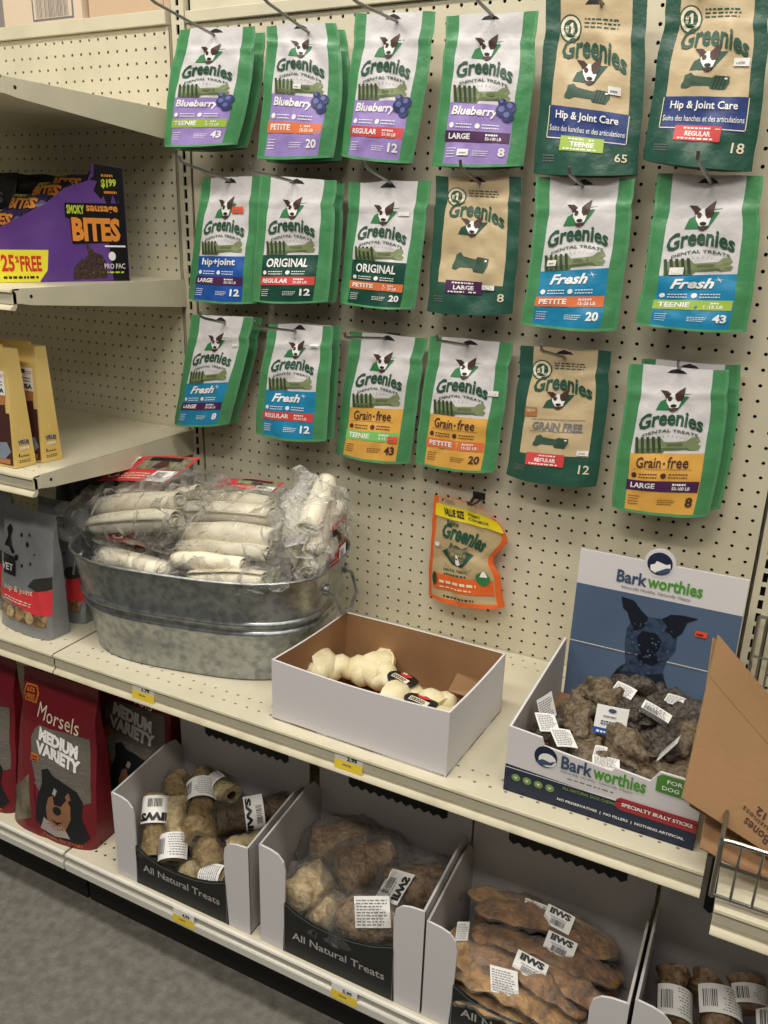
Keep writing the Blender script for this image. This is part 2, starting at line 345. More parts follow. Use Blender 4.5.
def base_deck(x0, x1, label):
    t = thing('base_deck', ((x0+x1)/2, -10, -32), label, 'shelf')
    b = MB(); z = -32; y0 = -19.45
    for ya in (-18.2, -17.2):
        cx = x0+1
        while cx < x1-.4:
            a = .5; r = .12; sq = []; ci = []
            for i in range(8):
                tt = 2*pi*i/8+pi/4; c, s_ = cos(tt), sin(tt); m_ = max(abs(c), abs(s_))
                sq.append((cx+a*c/m_, ya+a*s_/m_, z)); ci.append((cx+r*c, ya+r*s_, z))
            b.add(sq+ci, [(i, (i+1) % 8, 8+(i+1) % 8, 8+i) for i in range(8)], 'cream_paint')
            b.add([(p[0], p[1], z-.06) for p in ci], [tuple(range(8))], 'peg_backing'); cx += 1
        b.add([(x0, ya-.5, z), (x0+.5, ya-.5, z), (x0+.5, ya+.5, z), (x0, ya+.5, z)], [(0, 1, 2, 3)], 'cream_paint')
        b.add([(cx-.5, ya-.5, z), (x1, ya-.5, z), (x1, ya+.5, z), (cx-.5, ya+.5, z)], [(0, 1, 2, 3)], 'cream_paint')
    b.add([(x0, y0, z), (x1, y0, z), (x1, -18.7, z), (x0, -18.7, z)], [(0, 1, 2, 3)], 'cream_paint')
    b.add([(x0, -16.7, z), (x1, -16.7, z), (x1, -.05, z), (x0, -.05, z)], [(0, 1, 2, 3)], 'cream_paint')
    b.box((x0, -19.3, z-1.2), (x1, -.05, z-.08), 'cream_paint')
    b.build('shelf_deck', t)
    e = MB(); prof = [(y0, z), (y0-.2, z-.03), (y0-.26, z-.18), (y0-.12, z-.3), (y0-.1, z-.7), (y0-.3, z-.78), (y0-.36, z-.9), (y0-.34, z-1.55), (y0-.1, z-1.68), (y0+.1, z-1.5), (y0+.1, z-.3)]
    k = len(prof)
    for i in range(k):
        m = 'channel_plastic' if i in (3, 4) else 'channel_white'
        a, c = prof[i], prof[(i+1) % k]
        e.add([(x0, *a), (x0, *c), (x1, *c), (x1, *a)], [(0, 1, 2, 3)], m)
    e.add([(x1, *p) for p in prof], [tuple(range(k))[::-1]], 'channel_white'); e.add([(x0, *p) for p in prof], [tuple(range(k))], 'channel_white')
    e.build('price_channel', t)
    q = MB(); q.box((x0, -17.6, FLOOR), (x1, -17.2, z-1.2), 'kick_paint'); q.build('kick_plate', t)
    return t
base_deck(-14.5, 81, 'bottom cream base shelf under the four treat trays')
base_deck(-62, -14.75, 'bottom cream base shelf under the red treat bags')
# ---------------------------------------------------------------- shelf price tags
def price_tag(x, y, z, txt, label, lean=.1):
    b = MB(); w, h = 2.05, 1.2
    fn = plane((x, y, z), (w, 0, 0), (0, lean*h, h), (0, -1, .1))
    b.slab([fn(0, 0), fn(1, 0), fn(1, 1), fn(0, 1)], (0, -1, .1), .03, 'paper_white')
    b.rect(0, 0, 1, .55, fn, 'price_yellow', .01)
    b.text(txt, .45, .62, .8, .86, fn, 'ink_black', bold=.03); b.lines(.3, .3, .62, .5, fn, 'ink_grey', 1)
    return tag(b.build('price_tag'), label, 'price tag')
price_tag(-6.95, -18.27, -15.5, '1.79', 'yellow and white price tag on the shelf edge under the tub')
price_tag(10.3, -18.27, -15.5, '2.99', 'yellow and white price tag on the shelf edge under the white carton')
price_tag(-3.05, -19.85, -33.3, '4.99', 'yellow price tag on the bottom channel under the first bone tray')
price_tag(11.1, -19.85, -33.3, '5.99', 'yellow price tag on the bottom channel under the wrapped knuckle tray')
b = MB(); b.box((-62, 1.25, 32.6), (-15.75, 13.5, 33.5), 'cream_paint'); tag(b.build('metal_shelf'), 'cream top shelf board behind the left top rail carrying the cartons', 'shelf')
b = MB(); b.box((-62, 1.25, FLOOR), (81, 3.0, 32.58), 'cream_dirty'); tag(b.build('gondola_spine'), 'plain cream core wall standing behind all the pegboard panels', 'panel')
# ---------------------------------------------------------------- stock cartons above the left bay
t = thing('shipping_carton', (-29.7, 5, 33.55), 'pale cardboard carton with a framed barcode standing on the top rail', 'carton')
b = MB(); b.box((-34.3, .4, 33.56), (-25.1, 10, 44), 'box_pale'); fn = plane((-34.3, .4, 33.56), (9.2, 0, 0), (0, 0, 10.4), (0, -1, 0))
b.rect(.38, .03, .9, .22, fn, 'ink_grey', .01); b.rect(.4, .045, .88, .205, fn, 'box_pale', .02); b.bars(.43, .05, .85, .2, fn, 'ink_grey', 26, 3, .03)
b.lines(.15, .3, .8, .36, fn, 'ink_grey', 1, 4, .02, .7); b.lines(.35, .44, .9, .48, fn, 'ink_grey', 1, 6, .02, .7); b.build('carton_body', t)
t = thing('shipping_carton', (-20.4, 5, 33.55), 'plain tan cardboard carton on the top rail beside the slotted post', 'carton')
b = MB(); b.box((-24.8, .9, 33.56), (-16.2, 10, 44), 'box_beige'); b.box((-16.9, .88, 33.9), (-16.83, .9, 44), 'ink_grey'); b.build('carton_body', t)
t = thing('shipping_carton', (-39, 5, 33.55), 'grey carton at the left edge of the top rail', 'carton')
b = MB(); b.box((-43, 1.4, 33.56), (-34.5, 10, 43), 'box_grey'); b.build('carton_body', t)
# ---------------------------------------------------------------- hanging pouches
PD = {
1: (-3.5, [(-13.79, 23.4), (-13.04, 27.61), (-11.66, 31.29)], [(-6.93, 23.46), (-5.59, 27.29), (-5.1, 31.05)], (-8.57,30.78), (-10.2,31.55)),
2: (-3.0, [(-5.46, 22.51), (-4.69, 27.84), (-4.44, 31.13)], [(0.96, 22.53), (1.7, 27.06), (1.19, 30.9)], (-0.96,30.56), (-8.4,31.34)),
3: (-2.6, [(1.43, 22.66), (1.98, 27.11), (2.42, 31.44)], [(6.99, 22.12), (7.84, 26.86), (8.29, 31.1)], (5.63,30.84), (-8.7,30.73)),
4: (-2.6, [(8.54, 21.99), (8.86, 26.82), (9.1, 30.83)], [(14.88, 21.92), (15.13, 26.23), (15.14, 30.7)], (12.29,30.64), (-5.8,30.90)),
5: (-2.6, [(15.66, 21.49), (15.68, 26.53), (15.54, 31.41)], [(22.2, 21.38), (22.01, 25.51), (21.59, 31.02)], (18.99,30.72), (-9.0,0.00)),
6: (-3.0, [(22.5, 22.19), (22.64, 26.49), (22.72, 31.23)], [(28.67, 21.53), (28.58, 26.22), (28.1, 30.68)], (24.51,30.69), (-9.0,0.00)),
7: (-2.3, [(-13.1, 11.95), (-12.28, 16.44), (-11.13, 21.27)], [(-6.35, 11.98), (-6.04, 16.63), (-5.55, 21.38)], (-8.43,21.10), (-8.2,22.04)),
8: (-3.2, [(-5.98, 12.27), (-5.64, 16.64), (-5.09, 21.37)], [(0.75, 12.59), (1.18, 16.85), (1.38, 21.05)], (-2.09,21.01), (-8.7,21.45)),
9: (-2.2, [(1.18, 12.55), (1.68, 16.59), (1.88, 20.97)], [(7.46, 12.43), (7.89, 16.46), (8.36, 21.09)], (5.34,20.98), (-6.3,21.77)),
10: (-2.2, [(8.44, 12.36), (8.65, 17.35), (8.64, 21.39)], [(14.84, 12.6), (14.87, 17.02), (14.79, 21.3)], (11.89,20.99), (-5.9,21.76)),
11: (-2.7, [(15.55, 12.07), (15.97, 16.34), (15.89, 21.18)], [(22.09, 12.05), (22.18, 16.98), (22.1, 21.23)], (18.95,20.85), (-6.3,21.30)),
12: (-2.5, [(23.1, 12.6), (23.34, 16.42), (23.38, 21.47)], [(29.8, 12.54), (29.66, 16.86), (29.25, 21.28)], (26.51,21.02), (-9.9,21.74)),
13: (-3.0, [(-14.8, 1.32), (-13.52, 5.92), (-12.33, 10.73)], [(-8.91, 2.0), (-7.27, 6.7), (-6.13, 10.91)], (-8.83,10.41), (-6.2,11.12)),
14: (-3.0, [(-6.15, 1.64), (-5.63, 6.29), (-4.61, 10.59)], [(0.59, 1.84), (0.88, 6.76), (1.13, 10.79)], (-2.22,10.28), (-8.3,11.10)),
15: (-1.5, [(0.63, 0.58), (1.24, 5.51), (1.86, 10.42)], [(7.24, 0.66), (7.78, 6.04), (8.25, 10.25)], (4.83,10.16), (-7.8,10.82)),
16: (-1.5, [(7.75, 0.83), (8.04, 5.88), (8.51, 10.52)], [(14.26, 1.06), (14.58, 6.03), (14.82, 10.6)], (11.48,10.19), (-7.3,11.11)),
17: (-1.8, [(15.2, 1.1), (15.44, 5.75), (15.49, 10.42)], [(21.78, 1.23), (21.87, 6.3), (21.74, 10.6)], (18.66,10.01), (-7.8,11.12)),
18: (-2.4, [(23.09, 0.18), (23.03, 5.09), (23.13, 9.98)], [(29.35, 0.61), (29.51, 5.96), (29.19, 10.1)], (26.24,10.06), (-9.0,0.00)),
}
def interp(pts, v):
    n = len(pts)-1; t = min(max(v, 0), 1)*n; i = min(int(t), n-1); f_ = t-i
    p = lambda k: pts[min(max(k, 0), n)]
    if n == 2:
        a = (1-v)*(1-2*v); b_ = 4*v*(1-v); c = v*(2*v-1); return tuple(a*pts[0][k]+b_*pts[1][k]+c*pts[2][k] for k in (0, 1))
    o = []
    for k in (0, 1):
        p0, p1, p2, p3 = p(i-1)[k], p(i)[k], p(i+1)[k], p(i+2)[k]
        o.append(.5*((2*p1)+(-p0+p2)*f_+(2*p0-5*p1+4*p2-p3)*f_**2+(-p0+3*p1-3*p2+p3)*f_**3))
    return tuple(o)
def pouch_fn(y, Lp, Rp, seed, front=.8, back=.55, wob=.09):
    def depth(v): return max(.03, (1-v/.86)) ** .75 if v < .86 else .05
    def base(u, v):
        l = interp(Lp, v); r = interp(Rp, v)
        # side seams waver, and pinch in by the zip
        wl = wob*nz((0, v*5, seed), 1, seed)+.10*math.exp(-((v-.8)/.05)**2); wr = wob*nz((3, v*5, seed), 1, seed+4)-.10*math.exp(-((v-.8)/.05)**2)
        x = (l[0]+wl)*(1-u)+(r[0]+wr)*u; z = l[1]*(1-u)+r[1]*u
        z += (.12*nz((u*3, 9, seed), 1, seed) if v > .98 else 0) - (.14*(1-(2*u-1)**2) if v < .02 else 0)
        return x, z
    def prof(u): return max(0, 1-abs(2*u-1)**2.4)**.75
    def F(u, v, l=0):
        x, z = base(u, v); e = prof(u)
        w = .26*nz((u*3, v*4, seed), 1, seed)*e+.09*nz((u*7, v*9, 1), 1, seed)*(.3+e)+.05*abs(nz((u*5+v*6, v*3, 2), 1, seed))
        zipb = .07*math.exp(-((v-.80)/.012)**2)+.05*math.exp(-((v-.83)/.01)**2)
        return V(x, y-front*depth(v)*e-w*min(1, (1-v)*4+.25)-zipb-l, z)
    def B(u, v, l=0):
        x, z = base(u, v); e = prof(u)
        w = .1*nz((u*4, v*5, seed+5), 1, seed)*e
        return V(x, y+.06+back*depth(v)*e+w, z)
    return F, B
def pouch_body(parent, F, B, panels, cols, mback='pouch_back', mbot='pouch_bottom', art=None, nu=11, side='pouch_green'):
    """panels: list of (v0,v1,[materials per column]); cols: column borders as functions of v"""
    b = MB()
    for v0, v1, ms in panels:
        nv = max(1, round((v1-v0)*40)); cs = [lambda v: 0]+list(cols)+[lambda v: 1]
        for ci, m in enumerate(ms):
            k = nu*2 if ci == len(ms)//2 else (1 if len(ms) == 5 and ci in (0, 4) else 3)
            b.grid(lambda a, c, ci=ci: F(cs[ci](v0+(v1-v0)*c)*(1-a)+cs[ci+1](v0+(v1-v0)*c)*a, v0+(v1-v0)*c), k, nv, m)
    n = 14; k_ = MB(); g_ = MB()
    k_.grid(lambda a, c: B(1-a, c), 14, 22, mback)
    g_.grid(lambda a, c: F(a, 0)*(1-c)+B(a, 0)*c, n, 1, mbot, flip=True)
    for u in (0, 1): k_.grid(lambda a, c, u=u: F(u, c)*(1-a)+B(u, c)*a, 1, 22, side, flip=(u == 0))
    k_.grid(lambda a, c: F(a, 1)*(1-c)+B(a, 1)*c, n, 1, mback)
    if art: art(b)
    k_.build('back_panel', parent, smooth=True, ang=60); g_.build('bottom_gusset', parent, smooth=True, ang=60)
    return b.build('front_panel', parent, smooth=True, ang=60)
def sub(fn, x0, y0, x1, y1, rot=0):
    c, s = cos(rot), sin(rot)
    def g(u, v, l=0):
        a, b_ = u-.5, v-.5; a, b_ = a*c-b_*s, a*s+b_*c
        return fn(x0+(x1-x0)*(a+.5), y0+(y1-y0)*(b_+.5), l)
    return g
def dog_logo(b, fn, dark=False):
    g = 'ink_green' if dark else 'logo_green'
    b.shape([(.02, .02), (.12, .38), (.45, .62), (.6, .7), (1.0, .74), (.62, .0)], fn, g, .02)
    b.shape([(.27, .6), (.3, .35), (.4, .12), (.52, .03), (.64, .14), (.7, .4), (.62, .72), (.45, .74)], fn, 'ink_white', .03)
    b.shape([(.08, .86), (.3, .84), (.42, .7), (.28, .5), (.24, .62)], fn, 'ink_brown', .04)
    b.shape([(.52, .7), (.62, .84), (.8, 1.02), (.78, .6), (.72, .42), (.6, .38), (.54, .5)], fn, 'ink_brown', .04)
    b.disc(.38, .5, .065, .11, fn, 'ink_brown', .04, 10); b.disc(.5, .2, .09, .07, fn, 'ink_black', .05, 10)
    b.shape([(.36, .1), (.66, .12), (.6, .0), (.5, -.06), (.42, -.02)], fn, 'ink_brown', .045)
def chew_art(b, fn, rot):
    """toothbrush shaped chew: bristle head at the left, bone end at the right"""
    g = sub(fn, 0, 0, 1, 1, rot)
    b.shape([(0, .05), (.02, .8), (.42, .82), (.46, .62), (.8, .66), (.88, .86), (.98, .84), (1, .62), (.95, .5), (1.0, .36), (.96, .14), (.86, .14), (.78, .32), (.46, .3), (.42, .06)], g, 'brush_green', .02)
    b.shape([(.02, .05), (.03, .3), (.44, .3), (.8, .32), (.86, .14), (.76, .2), (.46, .16), (.42, .02)], g, 'brush_mid', .025)
    for i in range(5): b.rect(.02+i*.085, .06, .067+i*.085, .92, g, 'brush_dark', .03, 1, 2)
    b.rect(.5, .4, .74, .56, g, 'brush_mid', .03, 2, 1)
def old_chew(b, fn, rot):
    g = sub(fn, 0, 0, 1, 1, rot)
    b.shape([(0, .3), (.02, .55), (.0, .8), (.12, .95), (.22, .78), (.6, .72), (.66, .86), (.96, .84), (1, .5), (.96, .14), (.66, .14), (.6, .3), (.24, .26), (.14, .1), (.02, .12)], g, 'brush_old', .02)
    for i in range(4): b.rect(.68+i*.07, .16, .7+i*.07, .84, g, 'brush_old_dark', .03, 1, 2)
    b.disc(.9, .72, .035, .05, g, 'ink_white', .035, 8)
SIZES = {'TEENIE': ('lime', '5-15 LB'), 'PETITE': ('orange', '15-25 LB'), 'REGULAR': ('red', '25-50 LB'), 'LARGE': ('plum', '50-100 LB')}
def green_art(F, title, size, num, band, ink, rot=0):
    def art(b):
        dog_logo(b, sub(F, .32, .69, .67, .855))
        b.text('Greenies', .18, .543, .80, .645, F, 'ink_green', bold=.03, arch=.05, fan=.1, rise=-.012)
        b.text('DENTAL TREATS', .235, .508, .765, .528, F, 'ink_green', bold=.02, arch=.036, rise=-.005)

        for i in range(15):
            a = pi*(i+.5)/15; b.shape([(.48+.2*cos(a), .47+.035*sin(a)), (.486+.2*cos(a), .47+.035*sin(a)), (.482+.27*cos(a), .47+.06*sin(a))], F, 'ink_grey', .018)
        chew_art(b, sub(F, .17, .395, .80, .52), .06)
        if title == 'Blueberry':
            b.text(title, .185, .30, .70, .375, F, 'ink_white', bold=.03, shear=.15)
            for cx, cy, r in ((.74, .36, .07), (.82, .385, .06), (.80, .325, .065), (.73, .41, .045)):
                b.disc(cx, cy, r, r*.62, F, 'berry', .05, 14); b.disc(cx-.01, cy+.01, r*.5, r*.3, F, 'berry_light', .06, 8)
        elif title == 'Fresh':
            b.text(title, .27, .30, .66, .37, F, ink, bold=.03, shear=.3)
            for i in range(6):
                a = i*pi/3; b.shape([(.70, .355), (.705, .36), (.70+.045*cos(a), .358+.028*sin(a))], F, ink, .035)
        elif title == 'Grain-free':
            b.text('Grain', .22, .30, .46, .372, F, 'ink_brown', bold=.012); b.disc(.49, .33, .012, .009, F, 'ink_brown', .03, 8); b.text('free', .52, .30, .72, .375, F, 'ink_brown', bold=.012)
            b.rect(.2, .29, .76, .292, F, 'ink_brown', .03)
        else: b.text(title, .22, .295, .74, .368, F, ink, bold=.025)
        for cx in (.21, .50):
            b.disc(cx, .25, .028, .018, F, ink, .03, 10); b.lines(cx+.05, .235, cx+.24, .275, F, ink, 2, 3, .03, .35)
        s_, lb = SIZES[size] if not (title == 'Grain-free' and size == 'TEENIE') else ('green_stripe', '5-15 LB')
        b.rect(.145, .145, .848, .215, F, s_, .02, 8, 2)
        b.text(size, .19, .163, .19+.045*len(size)+.02, .20, F, 'ink_white', bold=.03)
        b.text(lb, .60, .158, .77, .18, F, 'ink_white', bold=.02); b.lines(.6, .188, .77, .203, F, 'ink_white', 1, 2, .03, .8)
        b.lines(.18, .05, .30, .12, F, ink, 4, 5, .03, .3); b.lines(.48, .06, .66, .1, F, ink, 3, 6, .03, .35)
        b.text(num, .70 if len(num) > 1 else .75, .055, .82, .115, F, ink, bold=.035)
        b.shape([(.40, .955), (.60, .955), (.565, .975), (.53, .985), (.5, .992), (.47, .985), (.435, .975)], F, 'ink_black', .012)
    return art
def tan_art(F, kind, size, num):
    def art(b):
        b.disc(.26, .83, .115, .075, F, 'ink_green', .02, 24); b.disc(.26, .83, .10, .066, F, 'ink_cream', .025, 24); b.disc(.26, .83, .072, .048, F, 'ink_green', .03, 20)
        b.shape([(.262, .804), (.286, .804), (.286, .862), (.268, .862), (.245, .848), (.25, .84), (.262, .846)], F, 'ink_cream', .04); b.text('#', .205, .808, .24, .845, F, 'ink_cream', bold=.02)
        b.lines(.4, .84, .8, .9, F, 'ink_green', 3, 5, .02, .4)
        b.text('Greenies', .20, .655, .84, .755, F, 'ink_green', bold=.03, arch=.045, fan=.3, rise=-.045)
        dog_logo(b, sub(F, .32, .545, .66, .69), True)
        if kind == 'grain':
            b.text('GRAIN FREE', .24, .385, .78, .445, F, 'ink_grey', bold=.03, rise=-.01); b.rect(.22, .46, .8, .464, F, 'ink_grey', .03); b.rect(.22, .372, .8, .376, F, 'ink_grey', .03)
            b.rect(.13, .48, .27, .55, F, 'chew_orange', .03, 2, 2); b.text('NEW!', .15, .515, .25, .54, F, 'ink_cream', bold=.03)
            old_chew(b, sub(F, .28, .245, .66, .35), -.12)
        elif kind == 'hip':
            old_chew(b, sub(F, .27, .43, .70, .535), -.12)
            b.text('Hip & Joint Care', .19, .315, .80, .375, F, 'ink_white', bold=.02); b.text('Soins des hanches et des articulations', .14, .255, .87, .29, F, 'ink_white', bold=.0)
            for a in (.115, .885): b.rect(a, .215, a+.008, .395, F, 'ink_cream', .03, 1, 4)
            b.rect(.12, .21, .885, .216, F, 'ink_cream', .03, 10)
        else: old_chew(b, sub(F, .30, .27, .70, .42), -.12)
        m, lb = SIZES[size]
        x0, y0 = {'hip': (.27, .14), 'grain': (.22, .12), 'large': (.24, .13)}[kind]
        b.rect(x0, y0, x0+.42, y0+.09, F, m, .035, 6, 2)
        b.text(size, x0+.10, y0+.028, x0+.33, y0+.058, F, 'ink_white', bold=.03, lift=.045); b.lines(x0+.08, y0+.07, x0+.34, y0+.082, F, 'ink_white', 1, 3, .045, .8); b.lines(x0+.04, y0+.008, x0+.38, y0+.02, F, 'ink_white', 1, 4, .045, .8)
        b.text(num, .80 if len(num) > 1 else .84, .085, .91, .145, F, 'ink_cream', bold=.01); b.lines(.1, .07, .24, .12, F, 'ink_grey', 3, 8, .03, .4)
        b.shape([(.40, .955), (.60, .955), (.565, .975), (.53, .985), (.5, .992), (.47, .985), (.435, .975)], F, 'ink_black', .012)
    return art
BAND = {'Blueberry': ('purple_light', 'ink_white'), 'Fresh': ('cyan_blue', 'ink_white'), 'ORIGINAL': ('forest_band', 'ink_white'), 'Grain-free': ('gold_band', 'ink_brown'), 'hip+joint': ('royal_blue', 'ink_white')}
SPEC = {
1: ('g', 'Blueberry', 'TEENIE', '43', 'white and green pouch with lavender band and lime stripe, top left of all pouches', None),
2: ('g', 'Blueberry', 'PETITE', '20', 'white and green pouch with lavender band and orange stripe, second in the top row', (.44, .44, .54, .475, 'w')),
3: ('g', 'Blueberry', 'REGULAR', '12', 'white and green pouch with lavender band and red stripe, third in the top row', None),
4: ('g', 'Blueberry', 'LARGE', '8', 'white and green pouch with lavender band and plum stripe, fourth in the top row', (.32, .06, .44, .1, 'w')),
5: ('hip', '', 'TEENIE', '65', 'tan and dark green pouch with navy band and lime label, top row', (.68, .50, .80, .545, 'w')),
6: ('hip', '', 'REGULAR', '18', 'tan and dark green pouch with navy band and red label, top right corner', (.72, .57, .86, .615, 'w')),
7: ('g', 'hip+joint', 'LARGE', '12', 'white and green pouch with royal blue band, leftmost in the middle row', (.60, .725, .76, .775, 'o')),
8: ('g', 'ORIGINAL', 'REGULAR', '12', 'white and green pouch with dark green band and red stripe, middle row', None),
9: ('g', 'ORIGINAL', 'PETITE', '20', 'white and green pouch with dark green band and orange stripe, middle row', (.66, .755, .80, .785, 'w')),
10: ('large', '', 'LARGE', '8', 'tan and dark green pouch with plum label and no blue band, middle row', (.66, .165, .80, .2, 'w')),
11: ('g', 'Fresh', 'PETITE', '20', 'white and green pouch with teal blue band and orange stripe', (.21, .43, .31, .47, 'w')),
12: ('g', 'Fresh', 'TEENIE', '43', 'white and green pouch with teal blue band and lime stripe, far right, middle row', (.24, .40, .37, .45, 'w')),
13: ('g', 'Fresh', 'LARGE', '8', 'white and green pouch with teal blue band and purple stripe, far left, bottom row', (.76, .725, .83, .75, 'w')),
14: ('g', 'Fresh', 'REGULAR', '12', 'white and green pouch with teal blue band and red stripe, bottom row', (.70, .785, .83, .82, 'w')),
15: ('g', 'Grain-free', 'TEENIE', '43', 'white and green pouch with gold band and light green stripe, bottom row', (.72, .145, .84, .19, 'o')),
16: ('g', 'Grain-free', 'PETITE', '20', 'white and green pouch with gold band and orange red stripe, bottom row', (.80, .57, .92, .61, 'w')),
17: ('grain', '', 'REGULAR', '12', 'tan and dark green pouch with red label and outlined grain free lettering, bottom row', (.76, .21, .88, .245, 'w')),
18: ('g', 'Grain-free', 'LARGE', '8', 'white and green pouch with gold band and plum stripe, far right, bottom row', None),
}
for k, (y, Lp, Rp, hg, tp) in PD.items():
    style, title, size, num, label, stick = SPEC[k]; queued = k in (1, 2, 7, 8, 13, 14, 18)
    cx = (Lp[0][0]+Rp[0][0])/2
    t = thing('treat_pouch', (cx, y, Lp[0][1]), label, 'treat pouch')
    F, B = pouch_fn(y, Lp, Rp, k, back=.6 if queued else min(1.3, -y-.25))
    if style == 'g':
        bm, ink = BAND[title]; g = 'pouch_green'
        e = .395 if title != 'hip+joint' else .385
        cols = [lambda v: .15+.012*nz((v*3, 1, 0)), lambda v: .85+.012*nz((v*3, 5, 0))]
        seam_hl = 'pouch_seam_highlight'; cols = [lambda v: .028]+cols+[lambda v: .972]  # lighter green along the seams paints the edge highlights into the colour
        body = pouch_body(t, F, B, [(0, .018, [seam_hl]*5), (.018, e, [seam_hl, g, bm, g, seam_hl]), (e, 1, [seam_hl, g, 'pouch_white', g, seam_hl])], cols, art=green_art(F, title, size, num, bm, ink), side='pouch_back')
    else:
        g = 'pouch_dark_green'; cols = [lambda v: .13+.03*(v-.2)+.012*nz((v*3, 1, 0)), lambda v: .885-.03*(v-.2)]
        pn = [(0, .2, [g, g, g]), (.2, .4, [g, 'navy_blue' if style == 'hip' else 'pouch_tan', g]), (.4, 1, [g, 'pouch_tan', g])]
        body = pouch_body(t, F, B, pn, cols, art=tan_art(F, style, size, num), side='pouch_back')
    if stick:
        s_ = MB(); x0, y0, x1, y1, c = stick
        s_.rect(x0, y0, x1, y1, F, 'sticker_orange' if c == 'o' else 'paper_white', .06, 3, 2); s_.rect(x0+.01, y0+.008, x1-.01, y1-.008, F, 'sticker_orange' if c == 'o' else 'paper_white', .065, 1, 1)
        s_.lines(x0+.02, y0+.012, x1-.02, y1-.012, F, 'ink_grey', 1, k, .07, .6); s_.build('price_sticker', body)
    desc = ('band and '.join([{'Blueberry': 'lavender ', 'Fresh': 'teal ', 'ORIGINAL': 'dark green ', 'Grain-free': 'gold ', 'hip+joint': 'royal blue '}[title], {'TEENIE': 'lime', 'PETITE': 'orange', 'REGULAR': 'red', 'LARGE': 'plum'}[size]])+' stripe') if style == 'g' else {'hip': 'tan front and navy band with '+size.lower()+' lettering', 'large': 'tan front and plum label', 'grain': 'tan front and red label'}[style]
    if style == 'hip': desc = 'navy band and '+('lime' if size == 'TEENIE' else 'red')+' label'
    # pouches queued behind the front one on the same hook
    if queued:
        dx, dz = {18: (.55, .22)}.get(k, (-.12, -.1))
        copy_tree(t, dx, 1.42 if y < -2.65 else 1.25, dz, label='pouch hanging hidden behind the one with '+desc, skip=('price_sticker',))
    # peg hook
    h = thing('peg_hook', (hg[0], 0, hg[1]), 'grey wire peg hook carrying the pouch with '+desc, 'peg hook')
    ty, tz = tp
    if tz == 0: ty, tz = y-1.1, hg[1]+.25
    sl = (tz-hg[1])/(ty-y); pz = lambda yy: hg[1]-.1+sl*(yy-y)
    b = MB(); pts = [(hg[0], .4, pz(0)+.35), (hg[0], -.1, pz(0)+.3), (hg[0], -.35, pz(-.35)+.05), (hg[0], y, pz(y)), (hg[0], (y+ty)/2, pz((y+ty)/2)), (hg[0], ty+.5, pz(ty+.5)), (hg[0], ty+.1, pz(ty)+.05), (hg[0], ty-.05, pz(ty)+.4)]
    b.tube(pts, .105, 8, 'steel_wire'); b.build('wire_prong', h, smooth=True)
    b = MB(); b.box((hg[0]-.55, -.12, pz(0)-.15), (hg[0]+.55, -.02, pz(0)+.45), 'steel_wire'); b.build('back_plate', h, bevel=.03)
# ---------------------------------------------------------------- small orange edged pouch
Lc = [(9.17, -10.26), (9.14, -7.85), (9.12, -5.69), (9.22, -3.69), (9.25, -1.68)]
Rc = [(15.67, -9.89), (15.1, -7.6), (14.54, -6.04), (15.6, -4.1), (14.2, -1.9)]
t = thing('treat_pouch', (12.3, -1.2, -10.3), 'crumpled tan and orange pouch with yellow banner and cat face, hanging lowest', 'treat pouch')
F0, B0 = pouch_fn(-1.0, Lc, Rc, 31, front=.9, back=.5, wob=.15)
def F(u, v, l=0):
    p = F0(u, v, l); r = max(0, u-.45)*max(0, v-.72)*3.2; p.z -= r*2.0*(u-.3); p.x -= r*.6
    p.y -= .28*abs(nz((u*2.2, v*2.2, 3)))*math.sin(pi*u) ; return p
def B(u, v, l=0):
    p = B0(u, v, l); r = max(0, u-.45)*max(0, v-.72)*3.2; p.z -= r*2.0*(u-.3); p.x -= r*.6; return p
